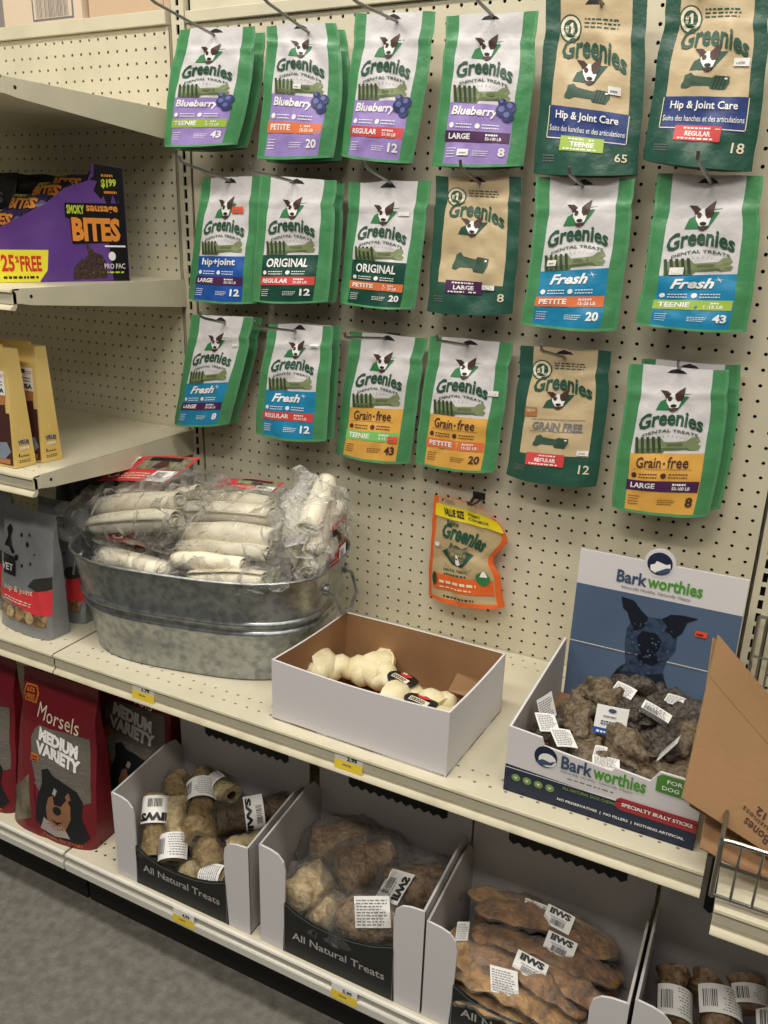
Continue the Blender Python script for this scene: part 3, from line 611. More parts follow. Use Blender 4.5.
def cat_art(b):
    b.rect(.045, .80, .99, .905, F, 'banner_yellow', .03, 14, 3)
    b.text('VALUE SIZE', .17, .825, .46, .885, F, 'ink_black', bold=.04, lift=.06); b.text('FORMAT', .52, .86, .70, .885, F, 'ink_black', bold=.02, lift=.06); b.text('ECONOMIQUE', .52, .825, .8, .85, F, 'ink_black', bold=.02, lift=.06)
    b.text('7', .12, .935, .17, .985, F, 'ink_black', bold=.02); b.lines(.19, .93, .36, .985, F, 'ink_brown', 4, 3, .03, .35)
    b.text('Feline', .22, .735, .38, .79, F, 'ink_green', bold=.02, rise=.01); b.text('Greenies', .17, .60, .80, .74, F, 'ink_green', bold=.04, arch=.03, fan=.2, rise=-.06)
    b.shape([(.22, .46), (.42, .565), (.72, .50), (.62, .40), (.52, .335), (.38, .35)], F, 'ink_green', .03)
    g = sub(F, .28, .34, .66, .60)
    b.shape([(.1, .55), (.15, .95), (.32, .78), (.62, .76), (.82, .95), (.88, .5), (.75, .2), (.5, .05), (.25, .2)], g, 'cat_grey', .05)
    b.shape([(.42, .1), (.46, .5), (.54, .5), (.62, .12), (.5, .03)], g, 'ink_white', .06); b.disc(.33, .5, .07, .05, g, 'ink_lime', .07, 10); b.disc(.66, .5, .07, .05, g, 'ink_lime', .07, 10); b.disc(.33, .5, .02, .045, g, 'ink_black', .08, 8); b.disc(.66, .5, .02, .045, g, 'ink_black', .08, 8); b.disc(.5, .33, .05, .035, g, 'ink_brown', .08, 8)
    for i in range(14): 
        a = pi+pi*(i+.5)/14; b.disc(.47+.2*cos(a), .35+.05*sin(a), .006, .005, F, 'ink_green', .04, 6)
    b.text('DENTAL TREATS', .25, .275, .60, .30, F, 'ink_green', bold=.02); b.lines(.26, .235, .6, .262, F, 'ink_green', 1, 4, .03, .7)
    b.rect(.09, .115, .92, .235, F, 'pouch_orange', .03, 12, 3); b.lines(.2, .17, .8, .195, F, 'ink_cream', 1, 5, .06, .8); b.lines(.2, .135, .75, .155, F, 'ink_cream', 1, 6, .06, .5)
    b.disc(.12, .19, .04, .05, F, 'brush_dark', .07, 12); b.disc(.80, .255, .09, .065, F, 'logo_green', .07, 18); b.shape([(.76, .27), (.86, .27), (.84, .34), (.8, .32)], F, 'ink_white', .08)
    b.lines(.25, .055, .7, .085, F, 'ink_brown', 1, 7, .03, .6)
body = pouch_body(t, F, B, [(0, .04, ['pouch_orange']*3), (.04, 1, ['pouch_orange', 'cat_tan', 'pouch_orange'])], [lambda v: .065 if v < .8 else .08, lambda v: .93], mback='pouch_orange', mbot='pouch_orange', art=cat_art, side='pouch_orange')
s_ = MB(); s_.rect(.10, .50, .17, .545, F, 'paper_white', .08, 2, 2); s_.build('price_sticker', body)
h = thing('peg_hook', (12.6, 0, -1.8), 'short grey wire peg hook holding the orange edged cat pouch', 'peg hook')
b = MB()
for dx in (-.35, .35): b.tube([(12.6+dx, .4, -1.5), (12.6+dx, -.2, -1.55), (12.6+dx*.6, -1.0, -1.75), (12.6+dx*.3, -2.0, -1.7), (12.6+dx*.2, -2.5, -1.2)], .09, 8, 'dark_wire')
b.build('wire_prong', h, smooth=True)
b = MB(); b.box((12.1, -.12, -1.75), (13.1, -.02, -1.2), 'dark_wire'); b.build('back_plate', h, bevel=.03)
def lerp(a, b, t): return V(a)*(1-t)+V(b)*t
# ---------------------------------------------------------------- galvanized tub
TC = (-5.7, -9.9); TYAW = .2; TZ = -14.15; TH = 8.5
def tub_ring(a, b_, z, n=64, e=2.9):
    o = []
    for i in range(n):
        t = 2*pi*i/n; c, s = cos(t), sin(t); r = (abs(c)**e+abs(s)**e)**(-1/e)
        x, y = a*r*c, b_*r*s
        o.append((TC[0]+x*cos(TYAW)-y*sin(TYAW), TC[1]+x*sin(TYAW)+y*cos(TYAW), z))
    return o
t = thing('galvanized_tub', (TC[0], TC[1], TZ), 'oval galvanized steel tub with ribbed sides, filled with rolled rawhide packs', 'tub')
b = MB(); prof = []
def pr(h, extra=0): k = h/TH; prof.append((9.3+1.35*k+extra, 5.6+1.35*k+extra, TZ+h))
pr(.02, -.35); pr(.0, -.1); pr(.12, .06); pr(.25, .02); pr(2.2)
for hh in (4.1, 4.9):
    pr(hh-.28); pr(hh-.12, .16); pr(hh, .2); pr(hh+.12, .16); pr(hh+.28)
pr(6.6); pr(TH-.22); pr(TH-.18, .12); pr(TH-.04, .17); pr(TH+.04, .08); pr(TH, -.02); pr(TH-.2, -.06); pr(5, -.06); pr(.35, -.06); pr(.3, -.5)
rings = [tub_ring(*p) for p in prof]; n = 64
vs = [q for g in rings for q in g]; fs = [(i*n+j, i*n+(j+1) % n, (i+1)*n+(j+1) % n, (i+1)*n+j) for i in range(len(rings)-1) for j in range(n)]
fs.append(tuple(range(n))[::-1]); fs.append(tuple((len(rings)-1)*n+j for j in range(n)))
b.add(vs, fs, 'galvanized'); b.build('tub_body', t, smooth=True, ang=50)
for sx, nm in ((1, 'tub_handle'), (-1, 'tub_handle')):
    b = MB(); ex = V(cos(TYAW), sin(TYAW), 0)*sx; ey = V(-sin(TYAW), cos(TYAW), 0)
    c = V(TC[0], TC[1], TZ+6.4)+ex*10.35
    pts = [c+ey*2.2+V(0, 0, .4)-ex*.1, c+ey*2.2+ex*.5+V(0, 0, .1), c+ey*2.0+ex*1.0-V(0, 0, 1.4), c+ex*1.15-V(0, 0, 1.9), c-ey*2.0+ex*1.0-V(0, 0, 1.4), c-ey*2.2+ex*.5+V(0, 0, .1), c-ey*2.2+V(0, 0, .4)-ex*.1]
    b.tube(pts, .14, 8, 'galvanized')
    for k in (-1, 1): b.tube([c+ey*2.2*k-ex*.35+V(0, 0, .4), c+ey*2.2*k+ex*.15+V(0, 0, .4)], .42, 12, 'galvanized')
    b.build(nm, t, smooth=True)
# ---------------------------------------------------------------- rawhide rolls
def rawhide_roll(parent, p0, p1, r, seed, m='rawhide'):
    """sheet rolled up into a thin scroll with open spiral ends and ragged edge"""
    p0, p1 = V(p0), V(p1); t = (p1-p0).normalized(); L = (p1-p0).length
    up = Vector((0, 0, 1)) if abs(t.z) < .9 else Vector((0, 1, 0)); x = up.cross(t).normalized(); up = t.cross(x)
    q = random.Random(seed); ph = q.uniform(0, 6.28); turns = 2.35; n = 54; k = 12
    b = MB()
    def f(u, v):
        a = ph+2*pi*turns*u; rr = r*(.22+.78*u)*(1+.07*nz((v*3, u*6, seed)))*(1+.05*sin(v*7+seed)); rr *= 1-.12*(2*abs(v-.5))**4
        end = .25*nz((u*5, v, seed+3))
        return p0+t*(L*v+end*(1 if v > .5 else -1)*abs(2*v-1))+x*cos(a)*rr+up*sin(a)*rr*.92+V(0, 0, .12*sin(v*pi)*r)
    b.grid(f, n, k, m)
    ob = b.build('rawhide_roll', parent, smooth=True, ang=80)
    s_ = ob.modifiers.new('thickness', 'SOLIDIFY'); s_.thickness = .07*S; s_.offset = -1
    return ob
def film_pack(parent, c, ax, rt, up, hl, hw, hh, seed, ends=1.6, m='clear_film'):
    """crumpled clear bag pulled tight round the rolls, flattening to crinkled seams at both ends"""
    c, ax, rt, up = V(c), V(ax).normalized(), V(rt).normalized(), V(up).normalized()
    b = MB()
    def f(u, v):
        s_ = (2*v-1)*(1+ends/hl); a = 2*pi*u
        k = 1 if abs(s_) < 1 else max(0.02, 1-(abs(s_)-1)/(ends/hl))
        e = 2.6; cc, ss = cos(a), sin(a); rr = (abs(cc)**e+abs(ss)**e)**(-1/e)
        w = hw*(.72+.28*k)*rr*cc; h = hh*(k**.8)*rr*ss
        p = c+ax*s_*hl+rt*w+up*h
        d = V(noise.noise(p*.9+V(seed, 0, 0)), noise.noise(p*.9+V(0, seed, 0)), noise.noise(p*.9+V(0, 0, seed)))*.75
        d2 = V(noise.noise(p*2.6+V(seed, 5, 0)), noise.noise(p*2.6+V(0, seed, 5)), noise.noise(p*2.6+V(5, 0, seed)))*.28
        return p+(d+d2)*(1 if abs(s_) < 1 else 1.5)
    b.grid(f, 56, 44, m)
    return b.build('clear_wrapper', parent, smooth=True, ang=50)
def header_card(parent, p, ex, ey, n, seed, script=True, curl=.4):
    p, ex, ey, n = V(p), V(ex), V(ey), V(n).normalized()
    fn = lambda u, v, l=0: p+ex*u+ey*v+n*(l+curl*sin(pi*u)*.5+.12*nz((u*3, v*3, seed)))
    b = MB(); b.rect(0, 0, 1, 1, fn, 'card_red', 0, 16, 8); b.rect(.32, .45, .97, .92, fn, 'card_photo', .03, 10, 3); b.rect(.40, .76, .85, .9, fn, 'ink_black', .05, 4, 1); b.shape([(.55, .5), (.6, .75), (.7, .78), (.74, .6), (.68, .48)], fn, 'ink_brown', .06)
    if script: 
        g = lambda u, v, l=0: fn(.03+.24*(1-v), .05+.9*u, l)
        b.text('Canine', .04, .1, .96, .85, g, 'ink_white', bold=.03, shear=.25, lift=.12)
    b.lines(.28, .08, .7, .34, fn, 'ink_cream', 3, seed, .05, .4)
    b.rect(.7, -.02, .98, .4, fn, 'paper_white', .07, 3, 3); b.bars(.74, .1, .88, .34, fn, 'ink_black', 12, seed, .1)
    ob = b.build('header_card', parent, smooth=True); return ob
def pack(label, rolls, wr, cards=(), rr=.95):
    c = V(wr[0]); t = thing('rawhide_pack', (c.x, c.y, c.z-wr[6]), label, 'rawhide pack', 'clear packs of rolled rawhide in the tub')
    for i, r in enumerate(rolls): rawhide_roll(t, r[0], r[1], r[2] if len(r) > 2 else rr, int(abs(c.x*7)+i*3), 'rawhide' if i % 3 else 'rawhide')
    for cd in cards: header_card(t, *cd)
    film_pack(t, *wr)
    return t
# lowest pack, sunk in the tub at the left
pack('rawhide pack sunk lowest in the left end of the tub, under another',
     [((-14.2, -12.9, -7.5), (-6.6, -13.2, -7.4), 1.0), ((-13.8, -10.6, -7.8), (-6.3, -11, -7.8), 1.0), ((-13.3, -8.4, -8.0), (-6.0, -8.8, -8.0), 1.0)],
     ((-10.2, -11, -7.6), (1, -.04, .0), (0, 1, 0), (0, 0, 1), 4.2, 3.3, 1.35, 3, 1.2, 'clear_film'),
     [((-14.2, -12.6, -6.2), (6.4, .2, -.3), (.2, 1.9, .3), (0, -.4, 1), 4)])
pack('rawhide pack heaped at the left of the tub with a red header card on top',
     [((-17.4, -9.9, -4.9), (-8.3, -10.2, -2.7), 1.12), ((-15.6, -12.2, -5.5), (-7.0, -12.2, -3.5), 1.12), ((-17.2, -7.6, -4.0), (-12.0, -7.7, -2.9), 1.0), ((-14.5, -7.8, -5.3), (-8.3, -7.9, -2.6), .95), ((-15.4, -9.8, -6.3), (-8, -10, -5.4), .9)],
     ((-12.7, -9.9, -4.3), (1, 0, .26), (0, 1, .1), (-.25, 0, 1), 4.9, 4.0, 2.2, 9, 2.6, 'clear_film'),
     [((-17.6, -9.6, -2.7), (7.2, .3, .9), (1.2, 2.9, 1.6), (-.1, -.8, 1), 7)])
pack('rawhide pack in the middle of the tub with narrow red card on top',
     [((-9.4, -7.0, -3.4), (-1.7, -7.2, -2.6), .85), ((-8.8, -9.0, -4.1), (-.3, -9.1, -3.0), 1.15), ((-7.3, -11.0, -4.8), (1.0, -11, -3.7), 1.15), ((-6.9, -12.1, -5.6), (1.2, -12.1, -4.5), .85)],
     ((-4.2, -9.8, -4.0), (1, 0, .11), (0, 1, .2), (-.1, -.1, 1), 4.7, 3.7, 2.0, 17, 1.9, 'clear_film'),
     [((-8.4, -6.3, -2.6), (6.0, .2, .5), (.3, 1.2, .55), (-.1, -.8, 1), 11, False, .2)])
pack('rawhide pack lying under the middle one along the front rim of the tub',
     [((-6.5, -13.3, -6.1), (.0, -13.4, -5.2), .85), ((-4.2, -14.3, -7.0), (2.2, -14.0, -5.8), .95), ((-6.0, -11.6, -7.2), (1.4, -11.5, -6.4), .95)],
     ((-1.8, -13.2, -6.4), (1, 0, .14), (0, 1, 0), (-.1, 0, 1), 4.1, 2.0, 1.2, 23, 1.5, 'clear_film'))
pack('rawhide pack standing on end at the right of the tub, spiral ends facing out',
     [((3.0, -9.8, -3.0), (2.0, -5.4, -.6), .95), ((1.5, -9.8, -4.3), (-.4, -5.6, -2.2), .9), ((3.3, -9.7, -4.9), (2.9, -5.2, -2.3), .85), ((1.2, -9.8, -6.2), (.3, -5.6, -4.2), .98), ((3.2, -9.8, -6.4), (2.5, -5.6, -4.4), .95), ((2.2, -9.8, -7.8), (1.4, -6, -6.2), .9)],
     ((1.9, -7.6, -3.9), (-.16, .85, .5), (1, .1, 0), (0, -.5, .85), 2.9, 2.2, 3.1, 29, 1.4, 'clear_film'),
     [((3.5, -9.1, -7.4), (.6, 3.0, .9), (-.15, .6, 3.6), (1, -.4, .2), 13)])
# ---------------------------------------------------------------- white carton with kraft inside
def wall_panel(b, p0, p1, h0, h1, t, n, mo, mi, h0b=None, sag=0, k=12):
    """upright board from p0 to p1 (floor points) with top heights h0..h1 (sagging), outward normal n"""
    p0, p1, n = V(p0), V(p1), V(n).normalized()
    tp = lambda u: V(0, 0, h0*(1-u)+h1*u-sag*sin(pi*u))
    b.grid(lambda u, v: p0*(1-u)+p1*u+tp(u)*v, k, 1, mo)
    b.grid(lambda u, v: p0*u+p1*(1-u)+tp(1-u)*v-n*t, k, 1, mi)
    b.grid(lambda u, v: p0*(1-u)+p1*u+tp(u)-n*t*v, k, 1, 'white_board')
    for u, fl in ((0, True), (1, False)): b.grid(lambda a, v, u=u: p0*(1-u)+p1*u+tp(u)*v-n*t*a, 1, 1, mo, flip=fl)
t = thing('open_carton', (11.4, -13, -14.15), 'open white carton with brown cardboard inside, nearly empty, at the middle of the shelf', 'carton')
z = -14.12; c0, c1, c2, c3 = (4.85, -17.3, z), (17.8, -17.5, z), (18.35, -8.7, z), (5.6, -8.5, z)
b = MB(); b.slab([c0, c1, c2, c3], (0, 0, 1), -.12, 'kraft'); b.build('carton_base', t)
for (a, c, n_, h0, h1, sg) in ((c0, c1, (0, -1, 0), 4.55, 4.6, .25), (c1, c2, (1, 0, 0), 4.6, 4.55, .15), (c2, c3, (0, 1, 0), 4.55, 4.55, -.05), (c3, c0, (-1, 0, 0), 4.55, 4.55, .12)):
    b = MB(); wall_panel(b, a, c, h0, h1, .14, n_, 'white_board', 'kraft', sag=sg); b.build('side_panel', t)
b = MB(); b.slab([(14.6, -9.6, z+1.0), (17.7, -9.7, z+.9), (17.9, -9.0, z+1.6), (17.4, -8.95, z+2.0), (15.0, -8.95, z+2.2)], (0, -1, .3), .1, 'kraft_light'); b.build('inner_flap', t)
def knotted_bone(label, c, ang, L, r, z, badge=True, seed=1):
    t = thing('rawhide_bone', (c[0], c[1], z), label, 'rawhide bone', 'rawhide bones in the white carton')
    d = V(cos(ang), sin(ang), 0); e = V(-sin(ang), cos(ang), 0); c = V(c[0], c[1], z+r*1.15)
    b = MB(); n = 24
    rad = lambda s_: r*(.62+.75*abs(s_)**2.6)
    pts = [c+d*(L/2*(2*i/n-1))+V(0, 0, .25*sin(i)) for i in range(n+1)]
    b.tube(pts, [rad(2*i/n-1)*(1+.08*noise.noise(Vector((i*.6, seed, 0))))*(.55 if i in (0, n) else 1) for i in range(n+1)], 18, 'rawhide_yellow', squash=(1.15, .85))
    for s_ in (-1, 1):
        for q in (-1, 1):
            k = c+d*(L/2*.93*s_)+e*(r*.75*q)
            b.tube([k-d*r*.7+V(0, 0, -.05), k-d*r*.3, k+d*r*.25, k+d*r*.6], [r*.45, r*.8, r*.78, r*.3], 12, 'rawhide_yellow')
    b.build('bone_body', t, smooth=True, ang=70)
    if badge:
        b = MB(); o = c+V(0, -.1, r*.78); fn = plane(o-d*1.25-e*.95, d*2.5, e*1.9, (0, -.35, 1))
        g = lambda u, v, l=0: fn(u, v, l+.12-.35*(2*v-1)**2-.1*(2*u-1)**2)
        b.shape([(.5+.5*cos(2*pi*i/24), .5+.5*sin(2*pi*i/24)) for i in range(24)], g, 'black_board', .05)
        b.disc(.5, .7, .2, .15, g, 'card_red', .1); b.disc(.42, .76, .09, .08, g, 'ink_cream', .12, 10); b.rect(.2, .28, .8, .5, g, 'ink_cream', .1, 4, 2); b.lines(.24, .31, .78, .47, g, 'ink_black', 2, seed, .13, .6)
        b.build('round_label', t)
    return t
knotted_bone('pale bleached rawhide bone at the left inside the white carton, no label', (7.6, -10.9), .5, 5.2, 1.25, -14.0, False, 1)
knotted_bone('cream rawhide bone with black round label, between the other two in the white carton', (12.0, -11.6), -.35, 7.2, 1.1, -14.0, True, 5)
knotted_bone('cream rawhide bone with black round label by the right corner of the white carton', (14.3, -13.6), -.2, 5.0, 1.1, -14.0, True, 9)
# ---------------------------------------------------------------- blue backed display carton
t = thing('display_carton', (26.8, -11, -14.15), 'white and navy display carton with tall blue back showing a dark dog portrait', 'carton')
x0, x1, yf, yb, z, H = 21.3, 32.25, -16.85, -4.3, -14.12, 4.45
b = MB(); b.box((x0, yf, z), (x1, yb, z+.12), 'kraft'); b.build('carton_base', t)
b = MB()   # front panel with cut-out rim
FN = plane((x0, yf, z), (x1-x0, 0, 0), (0, 0, H), (0, -1, 0))
top = [(0, 1), (.185, .965), (.2, .85), (.56, .78), (.575, .84), (.75, .8), (.79, .97), (1, .96)]
b.slab([FN(*p) for p in [(0, 0), (1, 0)]+top[::-1]], (0, -1, 0), .14, 'white_board')
b.shape([(0, .0), (1, .0), (1, .33), (0, .42)], FN, 'navy_print', .012)
b.rect(0, .375, 1, .385, FN, 'ink_white', .03)
b.disc(.215, .70, .062, .16, FN, 'navy_print', .02, 24); b.disc(.225, .66, .048, .10, FN, 'ink_white', .03, 18); b.shape([(.16, .6), (.2, .57), (.25, .6), (.272, .68), (.24, .64), (.2, .66)], FN, 'text_slate', .035)
b.text('Bark', .30, .60, .465, .80, FN, 'text_slate', bold=.025); b.text('worthies', .468, .60, .735, .80, FN, 'text_green', bold=.025, rise=0)
b.text('Naturally Healthy. Naturally Happy.', .30, .535, .68, .58, FN, 'ink_grey', bold=.0, shear=.2)
b.lines(.34, .47, .6, .495, FN, 'ink_grey', 1, 3, .03, .7)
for i in range(4): b.disc(.065+.063*i, .25, .024, .056, FN, 'tick_green', .03, 16); b.text('v', .055+.063*i, .23, .075+.063*i, .27, FN, 'ink_white', bold=.02, lift=.045)
b.text('ALL NATURAL DOG CHEWS', .32, .30, .6, .345, FN, 'tick_green', bold=.02)
b.shape([(.60, .30), (.62, .26), (1.0, .26), (1.0, .44), (.62, .44), (.60, .40)], FN, 'banner_red', .03); b.text('SPECIALTY BULLY STICKS', .63, .325, .98, .38, FN, 'ink_white', bold=.03, lift=.045)
b.text('NO PRESERVATIVES  |  NO FILLERS  |  NOTHING ARTIFICIAL', .30, .10, .95, .15, FN, 'ink_white', bold=.02)
b.shape([(.78, .7), (.78, .9), (.8, .955), (1, .95), (1, .68)], FN, 'label_green', .03); b.text('FOR ALL', .83, .84, .98, .9, FN, 'ink_white', bold=.02, lift=.045); b.text('DOG SIZES', .81, .74, .99, .8, FN, 'ink_white', bold=.02, lift=.045)
b.build('front_panel', t)
b = MB(); b.slab([(x0, yf+.14, z), (x0, yf+.14, z+H-.02), (x0, yb, z+H+.12), (x0, yb, z)], (-1, 0, 0), .14, 'white_board'); b.grid(lambda u, v: V(x0+.145, yf+.1+(yb-yf)*u, z+(H-.05)*v), 2, 1, 'grey_board'); b.rect(0, 0, 1, .36, plane((x0, yb, z), (0, yf-yb, 0), (0, 0, H), (-1, 0, 0)), 'navy_print', .012); b.build('side_panel', t)
b = MB(); b.slab([(x1, yf+.14, z), (x1, yb, z), (x1, yb, z+H+.12), (x1, yf+.14, z+H-.1)], (1, 0, 0), .14, 'white_board'); b.rect(0, 0, 1, .36, plane((x1, yf, z), (0, yb-yf, 0), (0, 0, H), (1, 0, 0)), 'navy_print', .012); b.build('side_panel', t)
b = MB()   # tall back panel
lean = .035
BP = lambda u, v, l=0: V(x0+.35+(x1+.25-x0-.35)*u+.0*v, yb+lean*v*11.4-l, z+11.35*v)
k = .93
b.grid(lambda u, v: BP(u, v), 6, 6, 'white_board'); b.grid(lambda u, v: BP(1-u, v, -.14), 6, 6, 'white_board')
for (a0, a1) in (((0, 0), (0, 1)), ((0, 1), (1, 1)), ((1, 1), (1, 0))): b.add([BP(*a0), BP(*a1), BP(*a1, -.14), BP(*a0, -.14)], [(0, 1, 2, 3)], 'white_board')
b.rect(0, .0, 1, .78, BP, 'slate_blue', .012, 4, 4)
b.rect(0, .385, 1, .393, BP, 'ink_grey', .03, 6, 1); b.rect(0, .393, 1, .397, BP, 'ink_white', .03, 6, 1)
med = [(.49+.095*cos(2*pi*i/28), 1.0+.088*sin(2*pi*i/28)) for i in range(28)]
b.slab([BP(*p, .02) for p in med], (0, -1, 0), .16, 'white_board'); b.disc(.49, 1.0, .075, .07, BP, 'navy_print', .04, 26)
b.shape([(.435, .985), (.46, .995), (.47, 1.015), (.53, 1.0), (.55, 1.01), (.56, .97), (.52, .95), (.47, .94), (.44, .955)], BP, 'ink_white', .05); b.shape([(.47, .945), (.5, .935), (.55, .955), (.56, .985), (.53, .98)], BP, 'text_slate', .06)
b.text('Bark', .245, .84, .43, .92, BP, 'text_slate', bold=.025); b.text('worthies', .433, .84, .76, .92, BP, 'text_green', bold=.025); b.text('Naturally Healthy. Naturally Happy.', .28, .80, .7, .825, BP, 'ink_grey', shear=.2)
# dog portrait printed on the panel
b.shape([(.28, .0), (.28, .12), (.30, .22), (.34, .29), (.38, .33), (.60, .33), (.62, .28), (.66, .18), (.68, .08), (.68, 0)], BP, 'dog_dark', .02)
b.shape([(.37, .33), (.35, .45), (.35, .55), (.38, .62), (.46, .655), (.55, .66), (.63, .63), (.655, .56), (.66, .48), (.62, .40), (.60, .31), (.5, .27), (.42, .27)], BP, 'dog_mid', .03)
b.shape([(.29, .75), (.37, .74), (.43, .68), (.47, .65), (.45, .58), (.40, .55), (.365, .60), (.34, .66), (.31, .68)], BP, 'dog_black', .04)
b.shape([(.55, .66), (.60, .70), (.66, .71), (.76, .71), (.70, .67), (.68, .60), (.64, .55), (.61, .58), (.58, .63)], BP, 'dog_black', .04)
b.shape([(.42, .52), (.45, .56), (.53, .56), (.57, .52), (.56, .46), (.53, .41), (.46, .41), (.43, .46)], BP, 'dog_black', .045)
b.shape([(.43, .37), (.48, .35), (.54, .35), (.57, .38), (.55, .42), (.5, .4), (.45, .42)], BP, 'dog_black', .045)
for i in range(70):
    q = random.Random(i); u_, v_ = q.uniform(.37, .64), q.uniform(.12, .62)
    if abs(u_-.495) < (.125 if v_ > .3 else .13): b.disc(u_, v_, q.uniform(.002, .009), q.uniform(.002, .008), BP, 'slate_blue' if i % 3 else 'text_slate', .052, 6)
b.disc(.43, .6, .022, .018, BP, 'dog_black', .05, 12); b.disc(.60, .6, .02, .017, BP, 'dog_black', .05, 12)
b.shape([(.28, .0), (.28, .12), (.30, .22), (.33, .28), (.35, .18), (.34, .08), (.36, 0)], BP, 'dog_black', .03); b.shape([(.68, .0), (.68, .12), (.64, .24), (.62, .15), (.6, .0)], BP, 'dog_black', .03)
b.build('back_panel', t)
b = MB(); b.rect(.755, .60, .825, .635, BP, 'sticker_orange', .06); b.lines(.765, .61, .815, .628, BP, 'ink_black', 1, 2, .08, .6); b.build('price_sticker', t)
# ---------------------------------------------------------------- hooves in the blue carton
def lump(parent, name, pts, r, m, seed, amp=.22, n=16, squash=None, sc=.9, ridge=0, k=12):
    b = MB(); pts = [V(p) for p in pts]; P = []
    for i in range(k+1): P.append(V(*[_cat([q[j] for q in pts], i/k) for j in range(3)]))
    rr = [(_cat(list(r), i/k)) for i in range(k+1)]; rr[0] *= .45; rr[-1] *= .45
    b.tube(P, rr, n, m, squash=squash)
    for i, p in enumerate(b.v):
        q = V(p); c = P[min(i//n, k)]; d = (q-c)
        a = amp*(noise.noise(q*sc+V(seed, 0, 0))*1.6+noise.noise(q*sc*2.7+V(0, seed, 0))*.7)
        if ridge: a += ridge*(abs(noise.noise(V(q.x*1.3+seed, q.y*1.3, q.z*1.3)))*2-.5)+ridge*.5*sin(3*math.atan2(d.z, d.x+d.y)+seed)
        b.v[i] = tuple(q+d*a)
    return b.build(name, parent, smooth=True, ang=70)
def _cat(a, t):
    n = len(a)-1; t *= n; i = min(int(t), n-1); f_ = t-i; g = lambda k: a[min(max(k, 0), n)]
    p0, p1, p2, p3 = g(i-1), g(i), g(i+1), g(i+2)
    return .5*((2*p1)+(-p0+p2)*f_+(2*p0-5*p1+4*p2-p3)*f_**2+(-p0+3*p1-3*p2+p3)*f_**3)
def sticker_quad(parent, name, c, ex, ey, n, seed, blue=False, curl=.15, word=None, dark_end=False, wrap=0):
    c, ex, ey, n = V(c), V(ex), V(ey), V(n).normalized()
    fn = lambda u, v, l=0: c+ex*(u-.5)+ey*(v-.5)+n*(l-curl*(2*u-1)**2-wrap*(2*v-1)**2)
    b = MB(); b.grid(lambda u, v: fn(u, v), 8, 6, 'paper_white'); b.grid(lambda u, v: fn(1-u, v, -.04), 8, 6, 'paper_white')
    if blue:
        b.rect(0, 0, 1, .22, fn, 'royal_blue', .02, 4, 1); b.lines(.1, .06, .9, .16, fn, 'ink_white', 1, seed, .04, .7); b.lines(.2, .35, .8, .52, fn, 'text_slate', 2, seed, .04, .6); b.lines(.25, .62, .75, .72, fn, 'ink_grey', 1, seed, .04, .5); b.disc(.5, .86, .13, .07, fn, 'text_slate', .04, 12)
    elif word:
        b.text(word, .12, .62, .88, .94, fn, 'ink_black', bold=.06, lift=.04); b.bars(.25, .12, .75, .42, fn, 'ink_black', 16, seed, .04); b.lines(.2, .47, .8, .54, fn, 'ink_grey', 1, seed, .04, .6)
    else: b.lines(.06, .08, .94, .94, fn, 'ink_grey', 9, seed, .03, .38)
    if dark_end: b.rect(0, 0, 1, .3, fn, 'ink_black', .02, 4, 1); b.bars(.1, .35, .6, .65, fn, 'ink_black', 12, seed, .04)
    return b.build(name, parent, smooth=True)
HV = [  # x, y, z, angle, length, radius, pale, wording
 (23.2, -12.2, -11.7, 1.0, 3.6, .85, 0, 'at the back left corner'), (24.4, -11.6, -10.9, 1.9, 4.6, 1.0, 1, 'light streaked, left of the middle'),
 (25.6, -10.4, -10.4, 2.1, 4.4, 1.05, 1, 'standing tallest left of centre'), (25.9, -14.4, -11.7, 1.7, 3.6, .8, 1, 'pale tipped, pointing at the front notch'),
 (27.2, -8.0, -10.6, .4, 3.0, .95, 0, 'at the back centre against the blue panel'), (28.9, -7.9, -10.9, .1, 3.4, .9, 0, 'at the back right against the blue panel'),
 (26.7, -11.2, -10.9, 2.3, 3.4, .9, 0, 'just behind the square white and blue tag'), (28.0, -10.4, -10.5, .9, 4.2, 1.1, 0, 'large grey, in the very middle'),
 (30.4, -9.0, -11.0, 1.1, 4.0, 1.1, 0, 'beside the right wall at the back'), (28.0, -13.8, -11.1, .7, 3.0, 1.15, 1, 'round and knobbly, right of the big tag'),
 (29.6, -12.4, -11.2, .5, 4.2, 1.05, 0, 'dark grey, right of the round knobbly one'), (30.8, -11.6, -11.2, .9, 3.6, .9, 1, 'tan, close to the leaning cardboard'),
 (30.3, -14.3, -11.8, .6, 4.4, .9, 1, 'long tan, lying by the green corner print'), (29.0, -15.3, -12.2, .2, 3.4, .85, 1, 'tan, lowest at the front right'),
 (27.6, -15.4, -12.3, 2.8, 3.0, .8, 0, 'half hidden below the front notch'), (24.6, -13.6, -12.3, 1.2, 3.2, .9, 0, 'dark, under the paired tags at the left'),
]
